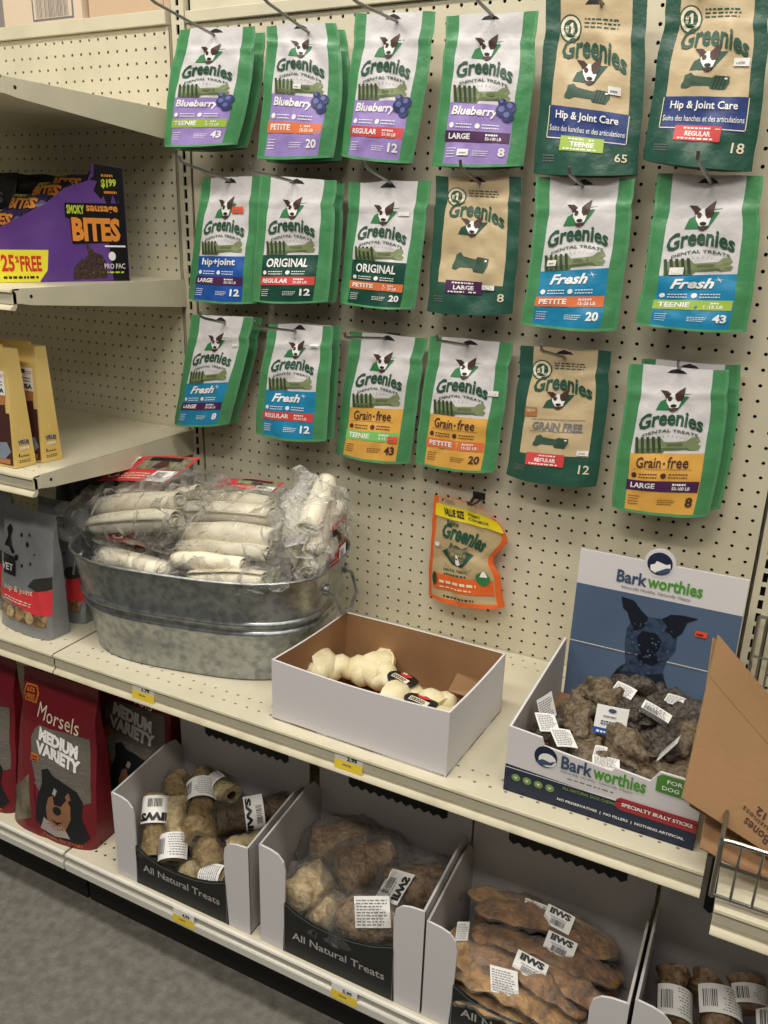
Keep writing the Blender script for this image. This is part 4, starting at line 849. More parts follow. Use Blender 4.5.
TG = {0: ((22.6, -13.0, -10.4), (.7, .7, .5), (-.5, .1, 1.5), 0), 1: ((23.1, -14.6, -10.35), (1.1, .5, -.1), (-.7, 1.0, .5), 0), 15: ((24.3, -15.3, -10.6), (1.1, .55, -.1), (-.8, 1.0, .4), 0),
      6: ((26.5, -13.0, -10.1), (1.85, .25, .0), (0, .5, 1.7), 1), 4: ((26.5, -9.3, -10.0), (1.3, -.2, -.2), (.3, .9, .5), 0), 7: ((28.8, -11.3, -9.75), (1.7, -.2, -.5), (.2, .7, .45), 2),
      5: ((29.6, -8.4, -10.2), (1.2, 0, -.1), (.2, .7, .3), 0), 12: ((30.0, -13.4, -10.4), (.25, .9, .3), (.9, .4, 1.3), 0), 14: ((26.9, -15.5, -11.3), (1.5, .3, 0), (-.2, .8, .2), 0), 3: ((26.4, -14.9, -11.1), (.7, .1, 0), (0, .6, .4), 0)}
for i, (x, y, z, a, L, r, pale, wd) in enumerate(HV):
    t = thing('dried_hoof', (x, y, z-r), 'dried hoof chew '+wd+', in the blue backed carton', 'dog chew', 'dried hoof chews in the blue backed carton')
    d = V(cos(a), sin(a), 0)*(L/2); bow = V(0, 0, .55)
    hf = lump(t, 'hoof', [V(x, y, z)-d-V(0, 0, .35), V(x, y, z)-d*.3+bow*.5, V(x, y, z)+d*.4+bow*.4, V(x, y, z)+d-V(0, 0, .25)], [r*.6, r*1.05, r*.95, r*.75], 'hoof_pale' if pale else 'hoof', i*3.7, .42, 28, squash=(1, .8), ridge=.38, k=26)
    if i in TG:
        c, ex, ey, bl = TG[i]; n = V(ex).cross(V(ey)); n = n if n.z > 0 or n.y < 0 else -n
        if V(n).dot(V(6, -46, 28)) < 0: n = -n
        sticker_quad(t, 'price_label', V(c)+V(0, -.25, .35), ex, ey, n, i, blue=(bl == 1), dark_end=(bl == 2), curl=.06)
# ---------------------------------------------------------------- four treat trays on the base shelf
def tray(x0, w, zt, label, yb=-10.9):
    t = thing('display_tray', (x0+w/2, -15, -32), label, 'display tray', 'white and black treat trays on the bottom shelf')
    yf, z = -19.2, -31.97; zb = zt+.35
    b = MB(); b.box((x0, yf, z), (x0+w, yb, z+.12), 'grey_board'); b.build('tray_base', t)
    for xs, n_ in ((x0, -1), (x0+w, 1)):
        b = MB(); pts = [(xs, yf, z), (xs, yf, zt), (xs, yb-2.2, zb+.25), (xs, yb-.9, zb), (xs, yb, zb-1.3), (xs, yb, z)]
        if n_ > 0: pts = pts[::-1]
        b.slab(pts, (n_, 0, 0), .16, 'grey_board'); b.build('side_panel', t)
        b = MB(); b.box((xs-.03*(n_ < 0)-.0, yf-.0, zt), (xs+.03, yf+.05, zt+.01), 'grey_board')
    # front: two white corner flaps and a low black lip
    fn = plane((x0, yf-.02, z), (w, 0, 0), (0, 0, 1), (0, -1, 0)); h = zt-z
    for s_ in (0, 1):
        m_ = (lambda u: u) if s_ == 0 else (lambda u: 1-u)
        o = [(0, 0), (.155, 0), (.165, h-4.2), (.17, h-1.5), (.16, h-.75), (.125, h-.28), (.08, h-.1), (0, h)]
        pts = [fn(m_(u), v) for u, v in o]; 
        if s_: pts = pts[::-1]
        b = MB(); b.slab(pts, (0, -1, 0), .14, 'white_board'); b.build('corner_flap', t)
    b = MB(); e = [(.165, h-4.2), (.25, h-4.75), (.35, h-5.05), (.47, h-5.1), (.6, h-4.95), (.72, h-4.55), (.835, h-3.9)]
    b.slab([fn(u, v, .005) for u, v in [(.15, 0), (.85, 0)]+e[::-1]], (0, -1, 0), .12, 'black_board')
    for u in (.163, .838): b.rect(u-.002, 0, u+.002, h-4.2, fn, 'ink_grey', .03, 1, 1)
    for (a, c) in zip(e[:-1], e[1:]):
        b.shape([(a[0], a[1]-.12), (c[0], c[1]-.12), (c[0], c[1]-.06), (a[0], a[1]-.06)], fn, 'ink_grey', .03)
    txt = 'All Natural Treats'
    b.text(txt, .215, 1.55, .79, 2.2, fn, 'grey_board', bold=.012)
    b.build('front_lip', t)
    # tall back panel with torn zigzag black header
    b = MB(); ft = plane((x0, yb, z), (w, 0, 0), (0, 0, 1), (0, -1, 0)); Hh = 13.2
    b.slab([ft(0, 0), ft(1, 0), ft(1, Hh), ft(0, Hh)], (0, -1, 0), .15, 'grey_board')
    zz = [(.205+.645*i/22, (8.95 if i % 2 else 9.25)) for i in range(23)]
    b.shape(zz+[(.85, Hh), (.205, Hh)], ft, 'black_board', .02)
    for i in range(4): b.rect(.30+.13*i, 10.1, .39+.13*i, 10.3, ft, 'kraft_light', .04, 1, 1)
    b.build('header_panel', t)
    return t
tray(-9.05, 12.9, -24.1, 'white and black open tray holding sawn marrow bones, leftmost of the bottom trays')
tray(4.8, 12.8, -23.3, 'white and black open tray holding film wrapped knuckle bones, beside the marrow bone tray')
tray(17.75, 12.75, -23.95, 'white and black open tray holding flat brown tendon strips')
tray(30.75, 12.9, -23.4, 'white and black open tray at the bottom right corner holding labelled round bones')
CAMD = V(.42, -.75, .5).normalized()
def sleeve(parent, p0, p1, t0, t1, r, seed, word=None):
    """paper label wrapped partway round a bone"""
    p0, p1 = V(p0), V(p1); t = (p1-p0); L = t.length; t = t.normalized()
    n = (CAMD-t*CAMD.dot(t)).normalized(); x = t.cross(n).normalized()
    fn = lambda u, v, l=0: p0+t*L*(t0+(t1-t0)*v)+(x*sin((u-.5)*2.6)+n*cos((u-.5)*2.6))*(r+.03+l)
    b = MB(); b.grid(lambda u, v: fn(u, v), 12, 2, 'paper_white')
    if word: b.text(word, .1, .62, .9, .93, fn, 'ink_black', bold=.06, lift=.02); b.bars(.3, .12, .7, .42, fn, 'ink_black', 12, seed, .02)
    else: b.lines(.1, .08, .62, .94, fn, 'ink_grey', 9, seed, .02, .35); b.bars(.68, .2, .92, .8, fn, 'ink_black', 8, seed, .02)
    b.build('price_label', parent, smooth=True)
def marrow_bone(label, p0, p1, r0, r1, seed, m='bone_tan', lab=None, hollow=True, word=None, knob=0):
    p0, p1 = V(p0), V(p1); t = thing('marrow_bone', tuple(lerp(p0, p1, .5)-V(0, 0, max(r0, r1))), label, 'dog bone', 'sawn marrow bones in the left tray')
    b = MB(); k = 24; n = 26
    P = [lerp(p0, p1, i/k) for i in range(k+1)]
    rr = [(r0*(1-i/k)+r1*i/k)*(1+.10*noise.noise(Vector((i*.45, seed, 0))))+knob*math.exp(-((i/k-.82)/.13)**2) for i in range(k+1)]
    b.tube(P, rr, n, m, caps=False, squash=(1, .88)); o = b.v[:]
    for i, p in enumerate(b.v):
        q = V(p); c = P[i//n]; b.v[i] = tuple(q+(q-c)*(.42*noise.noise(q*.8+V(seed, 0, 0))+.16*noise.noise(q*2.4+V(seed, 0, 0))))
    # sawn end faces: ring of pale bone round a dark marrow hole
    for e, fl in ((0, 1), (k, -1)):
        c = P[e]; ring = [V(b.v[e*n+j]) for j in range(n)]; ax = (p1-p0).normalized()*(-fl)
        inn = [c+(q-c)*.48 for q in ring]; dp = [q-ax*.8 for q in inn]
        vs = ring+inn+dp; f1 = [(j, (j+1) % n, n+(j+1) % n, n+j) for j in range(n)]; f2 = [(n+j, n+(j+1) % n, 2*n+(j+1) % n, 2*n+j) for j in range(n)]
        b.add(vs, f1, 'bone_pale'); b.add(vs, f2+[tuple(range(2*n, 3*n))], 'marrow')
    sh = b.build('bone_shaft', t, smooth=True, ang=50)
    w = MB(); w.tube([p0-(p1-p0)*.06]+P+[p1+(p1-p0)*.06], [rr[0]*.6]+[x*1.16+.03 for x in rr]+[rr[-1]*.6], 20, 'tight_film', caps=False)
    for i, p in enumerate(w.v): q = V(p); w.v[i] = tuple(q+.9*V(noise.noise(q*2.2), noise.noise(q*2.2+V(5, 0, 0)), noise.noise(q*2.2+V(0, 5, 0)))*.14)
    w.build('clear_wrapper', t, smooth=True)
    if lab: sleeve(sh, p0, p1, lab[0], lab[1], max(r0, r1)*1.2+knob*.1, seed, word)
    return t
marrow_bone('short broken marrow bone chunk at the back left of the marrow bone tray', (-7.9, -12.7, -26.4), (-6.7, -15.2, -27.0), .95, 1.0, 3, 'bone_tan')
marrow_bone('upright marrow bone with white label nearest the left wall of the marrow bone tray', (-7.7, -15.6, -26.3), (-5.9, -18.6, -29.4), .95, .95, 5, 'bone_tan', (.05, .5), word='IIWS')
marrow_bone('marrow bone with a label at its lower end, second from the left wall', (-6.2, -15.0, -26.6), (-3.9, -18.5, -29.2), .95, .9, 7, 'bone_pale', (.6, 1.0))
marrow_bone('long marrow bone flaring to a knob with a white label round its shaft', (-6.3, -11.6, -26.2), (-2.6, -16.8, -27.8), .75, 1.05, 9, 'bone_tan', (.22, .52), knob=.45)
marrow_bone('marrow bone showing its ring shaped sawn end at the back of the tray', (-4.9, -11.9, -26.6), (-2.4, -12.9, -26.3), .9, .8, 11, 'bone_pale', (.05, .5))
marrow_bone('long dark marrow bone lying diagonally with a white lettered label across it', (2.3, -11.7, -26.3), (-1.9, -15.4, -26.6), .95, 1.15, 13, 'bone_dark', (.35, .62), word='IIWS')
marrow_bone('slim marrow bone against the right wall of the marrow bone tray', (2.9, -14.2, -27.0), (.2, -16.9, -27.5), .7, .75, 15, 'bone_pale')
marrow_bone('small ring ended marrow bone half hidden by the right wall of its tray', (3.0, -11.7, -27.6), (1.6, -13.2, -26.9), .75, .7, 17, 'bone_pale')
marrow_bone('rounded marrow bone stump in the front middle of the marrow bone tray', (-2.2, -16.2, -28.6), (-.6, -17.9, -29.0), 1.3, 1.1, 19, 'bone_tan')
marrow_bone('pale marrow bone lowest at the front with a printed white label', (-3.1, -18.2, -29.8), (.9, -17.9, -29.2), .8, .85, 21, 'bone_pale', (.5, .95))
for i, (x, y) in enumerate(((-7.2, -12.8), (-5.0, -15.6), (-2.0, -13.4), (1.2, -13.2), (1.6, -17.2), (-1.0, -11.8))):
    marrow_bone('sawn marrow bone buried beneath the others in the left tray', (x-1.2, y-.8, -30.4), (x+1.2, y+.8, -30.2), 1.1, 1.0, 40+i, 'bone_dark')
# wrapped knuckle bones
def knuckle(label, x, y, z, rx, ry, seed, m='knuckle', ang=0, lab=None, double=False):
    t = thing('knuckle_bone', (x, y, z-rx*.8), label, 'dog bone', 'film wrapped knuckle bones in the second tray')
    d = V(cos(ang), sin(ang), .1)
    lump(t, 'bone_body', [V(x, y, z)-d*ry, V(x, y, z)-d*ry*.45, V(x, y, z)+d*ry*.4, V(x, y, z)+d*ry], [rx*.8, rx*1.0, rx*(.75 if double else 1.0), rx*.9], m, seed, .2, 20, sc=.6)
    b = MB(); n = 24
    def f(u, v):
        a = 2*pi*u; s_ = -1.12+2.24*v; w = max(.02, 1-abs(s_)**3/1.4)**.6
        e = V(-sin(ang), cos(ang), 0); p = V(x, y, z)+d*ry*1.35*s_+e*cos(a)*rx*1.32*w+V(0, 0, 1)*sin(a)*rx*1.3*w
        dd = V(noise.noise(p*1.6+V(seed, 0, 0)), noise.noise(p*1.6+V(0, seed, 0)), noise.noise(p*1.6+V(0, 0, seed)))
        return p+dd*.35
    b.grid(f, 40, 30, 'clear_film'); b.build('clear_wrapper', t, smooth=True, ang=60)
    if lab: sticker_quad(t, 'price_label', *lab)
    return t
knuckle('large wrapped knuckle bone at the back left of the knuckle tray', 8.0, -12.9, -27.3, 1.9, 2.4, 3, 'knuckle', .4)
knuckle('big brown double lobed knuckle bone in the middle of the knuckle tray', 10.7, -14.0, -26.9, 1.75, 2.3, 8, 'knuckle', .9, None, True)
knuckle('pale wrapped knuckle bone in the front left corner of the knuckle tray', 7.3, -16.7, -28.2, 1.5, 1.7, 12, 'knuckle_pale', 1.2)
knuckle('small pale wrapped bone end between the two front knuckle bones', 9.4, -17.3, -28.9, 1.15, 1.3, 15, 'knuckle_pale', 1.5)
knuckle('wrapped knuckle bone at the front with a grey barcode label', 12.4, -17.0, -28.4, 1.55, 2.2, 19, 'knuckle', .4, ((13.1, -17.7, -26.75), (2.3, .9, .3), (-.7, 1.0, 1.6), (.2, -.7, .7), 5, False, .1))
knuckle('wrapped knuckle bone at the right with a white label lettered sideways', 14.7, -13.9, -27.3, 1.75, 2.3, 24, 'knuckle', .6, ((13.8, -15.7, -25.9), (.6, 1.6, 1.6), (1.9, -.3, .5), (.1, -.7, .7), 6, False, .1, 'IIWS'))
for i, (x, y) in enumerate(((7.4, -13.5), (10.5, -15.5), (14.5, -16.2), (12.0, -12.5))):
    knuckle('wrapped knuckle bone buried beneath the others in the second tray', x, y, -30.3, 1.35, 1.6, 50+i, 'knuckle', .3*i)
# flat tendon strips
def strip(label, pts, w, seed, m='tendon', lab=()):
    t = thing('tendon_strip', tuple(V(pts[len(pts)//2])-V(0, 0, .3)), label, 'dog chew', 'flat tendon strips in the third tray')
    b = MB(); k = 26; n = 12
    P = [V(*[_cat([p[j] for p in pts], i/k) for j in range(3)]) for i in range(k+1)]
    def f(u, v, grow=0):
        i = min(int(v*k), k-1); fr = v*k-i; c = P[i]*(1-fr)+P[i+1]*fr; T_ = (P[min(i+1, k)]-P[max(i-1, 0)]).normalized(); e = T_.cross(V(0, 0, 1)).normalized(); up = e.cross(T_)
        a = 2*pi*u; taper = (1-abs(2*v-1)**5*.75); ww = w*taper*(1+.55*noise.noise(Vector((v*5, seed, 0))))+grow
        p = c+e*cos(a)*ww*.85+up*sin(a)*(w*.2+grow)*taper*(1+.8*noise.noise(Vector((v*7, cos(a)*1.2, seed))))
        return p+up*(.28*noise.noise(p*.7+V(seed, 0, 0))+.12*noise.noise(p*2.2+V(0, seed, 0)))+e*.15*noise.noise(p*1.3)
    b.grid(lambda u, v: f(u, v), 18, 40, m); b.build('dried_strip', t, smooth=True)
    g = MB()
    def ff(u, v):
        p = f(u, -.0+v, .16); return p+V(noise.noise(p*2.4), noise.noise(p*2.4+V(5, 0, 0)), noise.noise(p*2.4+V(0, 5, 0)))*.14
    g.grid(ff, 20, 44, 'tight_film'); g.build('clear_wrapper', t, smooth=True)
    for l in lab: sticker_quad(t, 'price_label', *l)
    return t
N3 = (.3, -.6, .75)
strip('tendon strip lying deepest against the header panel of the third tray', [(19.2, -12.0, -27.2), (22.5, -12.0, -26.9), (26.0, -12.0, -27.0), (29.0, -12.3, -27.6)], 1.05, 2, 'tendon')
strip('narrow gold tendon strip with a small blank label, second from the back', [(18.3, -12.9, -26.5), (21.0, -12.8, -26.5), (24.2, -12.4, -26.5), (27.5, -12.3, -26.9)], .85, 5, 'tendon_gold', [((23.3, -12.6, -26.0), (1.9, .1, -.1), (.0, .5, .35), N3, 3, False, .05)])
strip('tendon strip with a knotted left end and white lettered label, third from the back', [(19.4, -14.2, -26.5), (21.6, -13.9, -26.1), (24.4, -13.4, -26.2), (28.9, -13.1, -26.9)], 1.15, 8, 'tendon', [((24.9, -13.3, -25.65), (1.9, -.2, -.1), (.15, .9, .8), N3, 4, False, .06, 'IIWS')])
strip('tendon strip running to the right wall with a folded white label, middle of the tray', [(19.6, -15.5, -27.3), (22.3, -15.4, -26.8), (26.0, -15.0, -26.7), (29.4, -14.8, -27.4)], 1.1, 11, 'tendon', [((25.5, -15.0, -26.1), (1.95, .0, -.2), (.15, .9, .85), N3, 6, False, .06, 'IIWS')])
strip('dark tendon strip crossing towards the right flap of the third tray', [(21.6, -14.9, -27.0), (24.2, -15.5, -27.0), (26.7, -16.3, -27.2), (29.4, -17.0, -27.9)], 1.0, 14, 'tendon')
strip('tendon strip with a white barcode label near the front', [(19.5, -16.6, -27.9), (22.2, -16.7, -27.4), (25.0, -17.0, -27.4), (28.0, -17.3, -28.2)], 1.15, 17, 'tendon', [((24.1, -16.8, -26.85), (2.1, -.1, -.2), (.15, .9, .9), N3, 7, False, .06, 'IIWS')])
strip('wide golden tendon strip at the front with a square text label', [(18.9, -17.8, -28.3), (21.7, -17.9, -27.9), (24.6, -18.0, -28.1), (27.8, -18.2, -28.9)], 1.35, 20, 'tendon_gold', [((22.9, -18.3, -27.2), (1.7, .5, -.2), (-.5, 1.0, 1.0), N3, 8, False, .06)])
strip('golden tendon strip pressed against the black front lip', [(19.2, -18.3, -29.6), (21.8, -18.4, -29.3), (24.5, -18.4, -29.4), (27.5, -18.4, -29.9)], 1.2, 23, 'tendon_gold')
strip('short tendon strip at the left wall with a narrow label', [(18.7, -16.0, -27.0), (19.8, -17.4, -27.6), (21.0, -18.0, -28.4)], .9, 26, 'tendon_gold', [((19.3, -16.5, -26.5), (.7, .5, -.1), (-.2, .8, .8), N3, 9, False, .04)])
for i, yy in enumerate((-12.6, -14.2, -15.8, -17.2)):
    strip('tendon strip buried beneath the others in the third tray', [(18.8, yy, -29.2), (22, yy+.2, -29.0), (26, yy-.2, -29.0), (29.5, yy, -29.3)], 1.2, 60+i, 'tendon')
# round bones in the last tray
def round_bone(label, p0, p1, r, seed, lab=None):
    p0, p1 = V(p0), V(p1); t = thing('knuckle_bone', tuple(lerp(p0, p1, .5)-V(0, 0, r)), label, 'dog bone', 'labelled round bones in the fourth tray')
    lump(t, 'bone_body', [p0, lerp(p0, p1, .33), lerp(p0, p1, .66), p1], [r*.95, r*.85, r*.8, r*1.0], 'knuckle', seed, .2, 18)
    if lab: sleeve(t, p0, p1, lab[0], lab[1], r*1.12, seed)
    return t
round_bone('round bone with white text label nearest the left wall of the fourth tray', (32.3, -12.4, -26.8), (32.9, -15.8, -28.0), 1.05, 3, (.45, .95))
round_bone('round bone seen behind the curved label, back of the fourth tray', (34.6, -11.9, -26.9), (34.2, -13.2, -27.5), 1.1, 6)
round_bone('dark round bone with barcode label, back right of the fourth tray', (36.5, -11.8, -26.0), (37.0, -13.6, -26.8), 1.1, 9, (.4, .95))
round_bone('large round bone with a wide curved label in front of the fourth tray', (35.0, -13.2, -26.8), (35.7, -16.2, -28.0), 1.25, 12, (.0, .5))
round_bone('round bone with white barcode label at the right picture edge of the fourth tray', (38.0, -12.6, -26.8), (38.4, -15.4, -27.6), 1.0, 15, (.2, .7))
for i, (x, y) in enumerate(((33.0, -14.0), (36.0, -15.0), (39.5, -14.0), (34.8, -17.4), (38.2, -17.6), (41.6, -15.6))):
    round_bone('round bone buried beneath the others in the fourth tray', (x-.9, y-1, -30.2), (x+.9, y+1, -30.0), 1.25, 30+i)
# ---------------------------------------------------------------- red treat bags on the base shelf
def stand_bag(name, label, org, w, h, d, yaw, lean, seed, panels, cols, art, side, back, bot, cat='treat bag', group=None, sk=.0, topw=1.0, sc=1.0):
    """free standing gusseted bag: bottom centre at org"""
    t = thing(name, org, label, cat, group); o = V(org); c, s = cos(yaw), sin(yaw)
    def base(u, v, dep):
        ww = w*(1-(1-topw)*v)*(1-.05*math.exp(-((v-.78)/.1)**2)); x = (u-.5)*ww+sk*v*h; y = dep+lean*v*h
        x += .12*nz((v*4, u*2, seed)); return o+V(x*c-y*s, x*s+y*c, v*h+(.25*nz((u*2.5, seed, 1))-.1 if v > .97 else 0))
    def prof(u): return max(0, 1-abs(2*u-1)**3)**.6
    def dd(v): return d/2*(max(.02, 1-v/.92))**.6 if v < .92 else .03
    def F(u, v, l=0):
        e = prof(u); k = dd(v)*(.55+.45*e)+.16*abs(e)*nz((u*3, v*4, seed))+.07*nz((u*9, v*9, seed))
        return base(u, v, -max(k, .03)-l)
    def B(u, v, l=0): e = prof(u); return base(u, v, dd(v)*(.55+.45*e)+l)
    pouch_body(t, F, B, panels, cols, mback=back, mbot=bot, art=(lambda b: art(b, F)) if art else None, side=side)
    return t, F
def red_art(b, F):
    b.shape([(.0, .0), (.0, .22), (.14, .3), (.22, .36), (.27, .2), (.3, .1)], F, 'bag_window', .02)
    b.shape([(.24, .30), (.30, .34), (.34, .18), (.36, .06), (.3, .05), (.27, .18)], F, 'bag_red', .03)
    b.shape([(.22, .60), (.26, .66), (.32, .69), (.95, .69), (.97, .30), (.55, .22), (.34, .30), (.26, .42)], F, 'bag_grey', .025)
    for i in range(9): b.lines(.3, .32+.04*i, .95, .345+.04*i, F, 'ink_grey', 1, i, .03, .3)
    # black and tan dog
    b.shape([(.34, .10), (.36, .24), (.40, .34), (.38, .42), (.46, .44), (.52, .41), (.62, .40), (.72, .38), (.84, .36), (.90, .30), (.88, .2), (.96, .08), (.9, .04), (.5, .04)], F, 'dog_fur_black', .04)
    b.shape([(.48, .20), (.50, .27), (.55, .29), (.58, .24), (.66, .24), (.72, .29), (.77, .26), (.78, .18), (.72, .10), (.6, .08), (.52, .11)], F, 'dog_fur_tan', .06)
    b.shape([(.54, .30), (.56, .34), (.60, .33), (.58, .29)], F, 'dog_fur_pale', .06); b.shape([(.70, .31), (.74, .34), (.77, .30), (.73, .28)], F, 'dog_fur_tan', .06)
    b.shape([(.42, .06), (.46, .14), (.6, .11), (.7, .12), (.78, .06), (.6, .045)], F, 'dog_fur_pale', .06)
    b.disc(.62, .21, .05, .026, F, 'ink_black', .08, 14); b.shape([(.56, .15), (.63, .14), (.70, .155), (.63, .125)], F, 'ink_black', .08)
    b.text('MEDIUM', .33, .605, .82, .685, F, 'ink_white', bold=.06, rise=-.05, lift=.06); b.text('VARIETY', .30, .52, .86, .60, F, 'ink_white', bold=.06, rise=-.05, lift=.06)
    b.text('Morsels', .26, .73, .82, .82, F, 'ink_cream', shear=.1, rise=-.04)
    b.shape([(.05, .80), (.02, .85), (.05, .90), (.2, .90), (.24, .86), (.22, .80)], F, 'orange_badge', .03); b.shape([(.06, .81), (.04, .85), (.065, .89), (.19, .89), (.215, .86), (.2, .81)], F, 'bag_red', .04)
    b.text('65%', .07, .855, .18, .885, F, 'orange_badge', bold=.04, lift=.055); b.text('FREE', .07, .815, .19, .845, F, 'orange_badge', bold=.04, lift=.055)
    b.rect(.24, .46, .34, .51, F, 'orange_badge', .05, 2, 2); b.lines(.25, .465, .33, .505, F, 'bag_red', 2, 3, .06, .6)
    b.text('Treats for Dogs', .45, .015, .9, .04, F, 'orange_badge', lift=.05)
RB = [('red dog treat bag with black and tan dog portrait standing frontmost', (-17.3, -17.0, -32), .04, 3), ('red dog treat bag cut off by the left picture edge', (-27.0, -16.8, -32), .0, 6),
      ('red dog treat bag in shadow between the front bag and the first tray', (-14.6, -11.2, -32), .02, 9), ('red dog treat bag in deep shadow behind the frontmost red bag', (-24.0, -10.6, -32), -.02, 12)]
for lb, o, yaw, sd in RB:
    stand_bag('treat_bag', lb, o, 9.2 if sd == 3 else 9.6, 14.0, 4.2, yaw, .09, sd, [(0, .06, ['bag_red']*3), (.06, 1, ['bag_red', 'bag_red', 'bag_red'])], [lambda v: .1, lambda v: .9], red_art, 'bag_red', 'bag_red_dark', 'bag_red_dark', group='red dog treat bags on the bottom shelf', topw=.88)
# ---------------------------------------------------------------- grey treat pouches left of the tub
def grey_art(b, F):
    b.shape([(.0, .30), (.2, .33), (.5, .34), (.8, .38), (1.0, .41), (1.0, .2), (.8, .19), (.4, .22), (0, .25)], F, 'card_red', .03)
    b.rect(.03, .10, .95, .205, F, 'window_treats', .02, 12, 3)
    for i in range(5): b.disc(.12+.19*i, .155, .08, .05, F, 'bone_pale' if i % 2 else 'window_treats', .04, 9, i)
    b.text('hip & joint', .15, .30, .72, .36, F, 'ink_cream', lift=.06, rise=.02); b.lines(.15, .24, .75, .28, F, 'ink_cream', 2, 4, .05, .4)
    b.rect(0, .44, .36, .60, F, 'bag_black', .03, 3, 2); b.text('VET', .08, .475, .30, .53, F, 'ink_white', bold=.01, lift=.05)
    b.shape([(.62, .40), (.72, .47), (.88, .50), (1.0, .52), (1.0, .42), (.8, .38)], F, 'silver_dark', .04)
    b.shape([(.1, .66), (.14, .74), (.1, .80), (.16, .84), (.22, .80), (.20, .74), (.28, .68), (.34, .64), (.3, .62), (.22, .66)], F, 'bag_black', .04)
    for x, y, r in ((.38, .60, .035), (.55, .72, .03), (.5, .55, .02), (.64, .58, .018), (.60, .80, .02), (.42, .78, .025), (.7, .66, .012)): b.disc(x, y, r, r*.7, F, 'bag_black', .04, 9)
gp = [('silver_bag', (-19.9, -15.5, -14.13), -.08, 2, 6.4, 10.2, .07, 'silver treat pouch with red band and treat window at the left picture edge'), ('silver_bag', (-19.6, -12.2, -14.13), -.05, 5, 6.0, 10.0, .05, 'silver treat pouch with red band standing second, beside the tub'),
      ('silver_bag', (-20.4, -8.4, -14.13), .0, 8, 7.2, 12.4, .02, 'dark grey pouch with black leaping shapes standing farthest back by the tub'), ('silver_bag', (-27.3, -13.4, -14.13), .0, 11, 6.4, 10.4, .05, 'silver treat pouch mostly beyond the left picture edge')]
for m, o, yaw, sd, w, h, ln, lb in gp:
    m2 = 'silver_dark' if sd == 8 else m
    stand_bag('treat_bag', lb, o, w, h, 3.0, yaw, ln, sd, [(0, .08, [m2]*3), (.08, 1, [m2]*3)], [lambda v: .08, lambda v: .92], grey_art, m2, m2, m2, group='silver treat pouches left of the tub')
# ---------------------------------------------------------------- sausage treat display on the left shelf
t = thing('display_carton', (-21, -11, 13.3), 'purple and black counter display carton lettered for sausage bites, diagonal cut side', 'carton')
p0 = V(-22.0, -17.6, 13.32); p1 = V(-16.65, -5.2, 13.32); d = (p1-p0); n_ = V(d.y, -d.x, 0).normalized()
if n_.x < 0: n_ = -n_
SF = plane(p0, d, (0, 0, 8.6), n_)
out = [(0, 0), (1, 0), (.995, .985), (.82, 1.0), (.815, .93), (.795, .86), (.66, .79), (.55, .66), (.42, .55), (.25, .42), (.1, .36), (0, .34)]
b = MB(); b.slab([SF(*p) for p in out], n_, .15, 'box_purple')
b.shape([(.80, .87), (.825, .90), (.835, 1.0), (.99, .98), (.995, 0), (.9, 0), (.885, .42), (.955, .5), (.965, .74), (.955, .66), (.93, .76), (.905, .62), (.875, .74), (.86, .71), (.82, .78), (.845, .86)], SF, 'box_black', .015)
b.shape([(.0, .0), (.47, .0), (.52, .10), (.535, .27), (0, .27)], SF, 'box_yellow', .02)
b.text('25', .275, .09, .345, .23, SF, 'ink_red', bold=.03); b.text('%', .35, .16, .37, .22, SF, 'ink_red', bold=.03); b.text('FREE', .375, .09, .49, .22, SF, 'ink_red', bold=.03); b.lines(.28, .03, .48, .06, SF, 'ink_black', 1, 3, .03, .7)
def bites(b, F, x0, y0, x1, y1):
    g = sub(F, x0, y0, x1, y1)
    b.shape([(-.03, .66), (-.02, 1.02), (1.0, 1.06), (1.02, .66), (1.03, .02), (.06, -.05), (.05, .62)], g, 'box_black', .03)
    b.text('SMOKY', .0, .74, .32, .98, g, 'ink_lime', bold=.04, lift=.05); b.text('sausage', .36, .76, .96, .98, g, 'ink_orange', bold=.03, lift=.05); b.text('BITES', .07, .02, .98, .66, g, 'ink_orange', bold=.05, lift=.05)
bites(b, SF, .655, .34, .965, .66)
b.rect(.86, .30, .985, .315, SF, 'ink_white', .03, 2)
b.text('$1', .865, .80, .905, .88, SF, 'ink_lime', bold=.04); b.text('99', .91, .82, .955, .885, SF, 'ink_lime', bold=.04); b.lines(.87, .90, .96, .925, SF, 'ink_orange', 1, 2, .03, .8); b.lines(.88, .76, .96, .785, SF, 'ink_orange', 1, 3, .03, .8)
b.disc(.90, .22, .022, .04, SF, 'ink_white', .03, 12); b.text('PRO PAC', .85, .11, .975, .155, SF, 'ink_white'); b.lines(.77, .07, .98, .088, SF, 'ink_lime', 1, 4, .03, .8)
b.shape([(.74, .02), (.72, .16), (.76, .24), (.75, .33), (.80, .25), (.84, .23), (.87, .14), (.86, .03)], SF, 'treat_brown', .03); b.shape([(.66, .02), (.67, .12), (.72, .20), (.76, .1), (.75, .02)], SF, 'treat_brown', .035)
b.build('side_panel', t)
q0 = p0-n_*6.6; q1 = p1-n_*6.6
b = MB(); b.slab([p0-n_*.2, q0, q1, p1-n_*.2], (0, 0, 1), -.12, 'box_black'); b.build('carton_base', t)
b = MB(); b.slab([p0, p0-n_*6.6, p0-n_*6.6+V(0, 0, 2.8), p0+V(0, 0, 2.8)], -d, .14, 'box_yellow'); b.build('front_panel', t)
b = MB(); b.slab([q0, q1, q1+V(0, 0, 8), q0+V(0, 0, 2.8)], -n_, .14, 'box_purple'); b.build('side_panel', t)
b = MB(); b.slab([p1, p1+V(0, 0, 8.4), q1+V(0, 0, 8.4), q1], d, .14, 'box_black'); b.build('back_panel', t)
